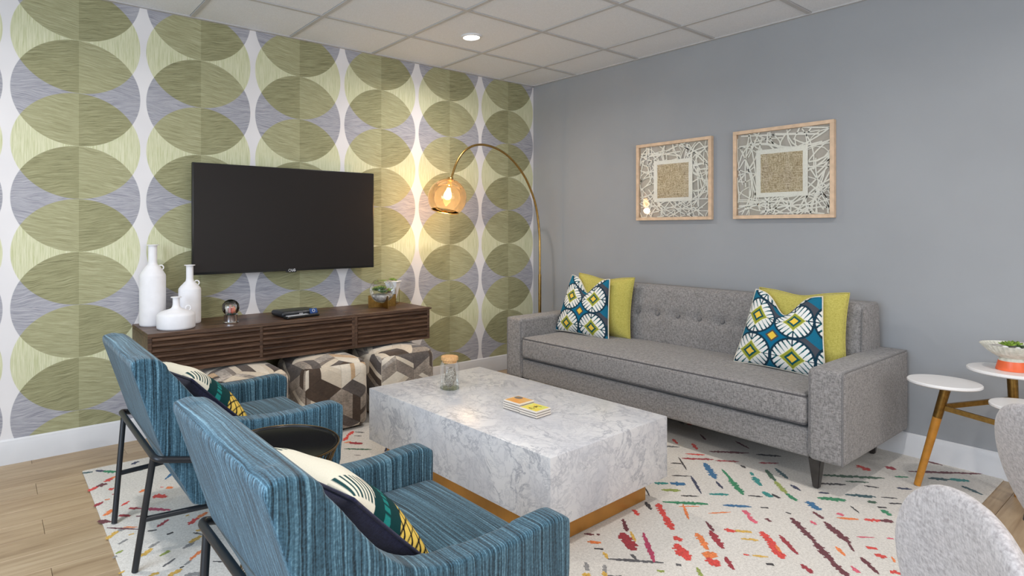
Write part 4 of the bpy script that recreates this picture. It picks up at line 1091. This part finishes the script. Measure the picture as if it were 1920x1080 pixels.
# ------------------------------------------------------------------ three-disc side table and bowl
st = thing('tiered_side_table', 'three-disc white side table with brass and wood legs beside the sofa', 'side table', (0, 0, 0))
D1, D2, D3 = (-.442,-2.992,.520,.134), (-.262,-3.185,.583,.150), (-.470,-3.285,.478,.135)
for (x, y, z, r) in (D1, D2, D3):
    latheobj('disc_top', [(0,z-.016), (r-.006,z-.016), (r,z-.011), (r,z-.003), (r-.003,z), (0,z)], stone_w, st, 64, (x, y, 0))
feet = [Vector((-.436,-2.892,rz)), Vector((-.204,-3.200,.001)), Vector((-.500,-3.405,rz if 0 else .001))]
feet[2].z = .001
tops = [Vector((D1[0]-.012, D1[1]-.012, D1[2]-.016)), Vector((D2[0]+.012, D2[1]-.002, D2[2]-.016)), Vector((D3[0], D3[1]-.01, D3[2]-.016))]
for a, b in zip(feet, tops):
    bdr = a.lerp(b, .69)
    bm = BM(); tube(bm, [a, bdr], [.0135, .0175], 16); lg = obj('leg', bm, oak_leg, st, 60)
    bm = BM(); tube(bm, [bdr, b], [.0178, .0195], 16); obj('brass_sleeve', bm, brass_dark, lg, 60)
js = [a.lerp(b, .79) for a, b in zip(feet, tops)]
for a, b in ((0, 1), (0, 2), (1, 2)):
    A, B = js[a], js[b]; d = (B-A).normalized(); n = Vector((-d.y, d.x, 0))*.006; u = Vector((0, 0, .011))
    bm = BM(); vs = []
    for P in (A+d*.012, B-d*.012): vs.append([bm.verts.new(P+n*i+u*j) for i, j in ((-1,-1),(1,-1),(1,1),(-1,1))])
    bm.faces.new(vs[0][::-1]); bm.faces.new(vs[1])
    for k in range(4): bm.faces.new((vs[0][k], vs[0][(k+1) % 4], vs[1][(k+1) % 4], vs[1][k]))
    obj('strut', bm, brass_dark, st)
bw = thing('pedestal_bowl', 'fluted white bowl with coral orange foot and green succulents on the highest disc', 'bowl', (-.272, -3.190, .5836))
bm = BM(); lathe(bm, [(0,0), (.054,0), (.055,.003), (.046,.042), (.0,.042)], 40); obj('orange_foot', bm, orange_m, bw, 40)
latheobj('foot_neck', [(0,.042), (.045,.042), (.044,.050), (.040,.056), (0,.056)], bowl_m, bw, 40)
bm = BM(); lathe(bm, [(.040,.055), (.056,.064), (.082,.084), (.103,.108), (.106,.114), (.100,.114), (.078,.094), (.0,.09)], 72, flute=.035); obj('fluted_bowl', bm, bowl_m, bw, 25)
latheobj('gravel', [(0,.104), (.06,.103), (.092,.100), (.06,.09), (0,.09)], pebble, bw, 30)
bm = BM(); rr = random.Random(6)
rosette(bm, -.022, .010, .110, .034, rr, 0); rosette(bm, .020, -.004, .110, .034, rr, 0); rosette(bm, -.004, -.03, .106, .02, rr, 1); obj('succulent', bm, [leaf, leaf_d], bw, 60)
for k, (x, y) in enumerate(((-.062,-.03), (.058,-.040), (.072,.0), (-.05,-.055), (-.072,.01), (.04,-.06))):
    bm = BM(); bmesh.ops.create_icosphere(bm, subdivisions=2, radius=.010+.002*(k % 3), matrix=Matrix.Translation((x, y, .108)) @ Matrix.Diagonal((1.2, 1, .7, 1))); obj('pebble', bm, ceramic, bw, 60)

# ------------------------------------------------------------------ dining chairs (only their backs are in view)
def make_dining(a, b, zt, tl, cv):
    t = bpy.data.objects.new('dining_chair', None); C.objects.link(t)
    def pad(name, f, thick, a, b, nr=14, na=56, n_=2.3):
        bm = BM(); layers = []
        for s in (1, -1):
            rings = []
            for i in range(nr+1):
                q = math.sin(PI/2*i/nr); ring = []
                for k in range(na):
                    an = 2*PI*k/na; c, s_ = math.cos(an), math.sin(an)
                    u = q*math.copysign(abs(c)**(2/n_), c); v = q*math.copysign(abs(s_)**(2/n_), s_)
                    th = thick*max(0, 1-q**5)**.5*s
                    if i == 0:
                        if k == 0: ring = [bm.verts.new(f(0, 0, th))]*na
                        break
                    if i == nr and s == -1: ring = layers[0][nr]; break
                    ring.append(bm.verts.new(f(u, v, th)))
                rings.append(ring)
            layers.append(rings)
            for i in range(nr):
                for k in range(na):
                    A, B = rings[i], rings[i+1]; k2 = (k+1) % na
                    vs = [B[k], B[k2]] + ([A[0]] if i == 0 else [A[k2], A[k]])
                    bm.faces.new(vs)
        return obj(name, bm, chair_grey, t, 80)
    yT = .27
    def fb(u, v, th):
        z = zt-b+v*b; y = yT-tl*(zt-z)-cv*u*u
        wd = 1-.06*max(0, v)
        return Vector((u*a*wd, y+th, z))
    pad('backrest', fb, .026, a, b)
    def fs(u, v, th): return Vector((u*.235, v*.225-.02, .445+.03*u*u+.02*max(0, v)**2+th*1.1))
    pad('seat', fs, .026, .235, .225)
    for sx in (-1, 1):
        bm = BM(); tube(bm, [(sx*.13, .135, .425), (sx*.13, .20, .47), (sx*.13, .178, .56)], .008, 8); obj('back_bracket', bm, black_metal, t, 60)
        for sy in (-1, 1):
            bm = BM(); tube(bm, [(sx*.15, sy*.14-.01, .43), (sx*.21, sy*.20-.01, .001)], [.015, .010], 12); obj('leg', bm, oak_leg, t, 60)
    bm = BM(); tube(bm, [(-.15,-.15,.424), (.15,-.15,.424), (.15,.13,.424), (-.15,.13,.424)], .009, 8, closed=True); obj('under_frame', bm, black_metal, t, 60)
    return t
dc = make_dining(.21, .233, .792, .22, -.05)
def place(o, px, py, th, z=0):
    o.rotation_euler = (0, 0, th); v = Matrix.Rotation(th, 3, 'Z') @ Vector((0, .27, 0)); o.location = (px-v.x, py-v.y, z)
DG = 'pale grey dining chairs'
place(dc, -2.706, -3.541, .69); tag(dc, 'pale grey upholstered dining chair with rounded back at bottom right, nearest the camera', 'chair', DG)
dc2 = make_dining(.235, .19, .790, .30, .04); place(dc2, -1.95, -3.525, .88); tag(dc2, 'pale grey upholstered dining chair cut by the right edge, in front of the tiered table', 'chair', DG)
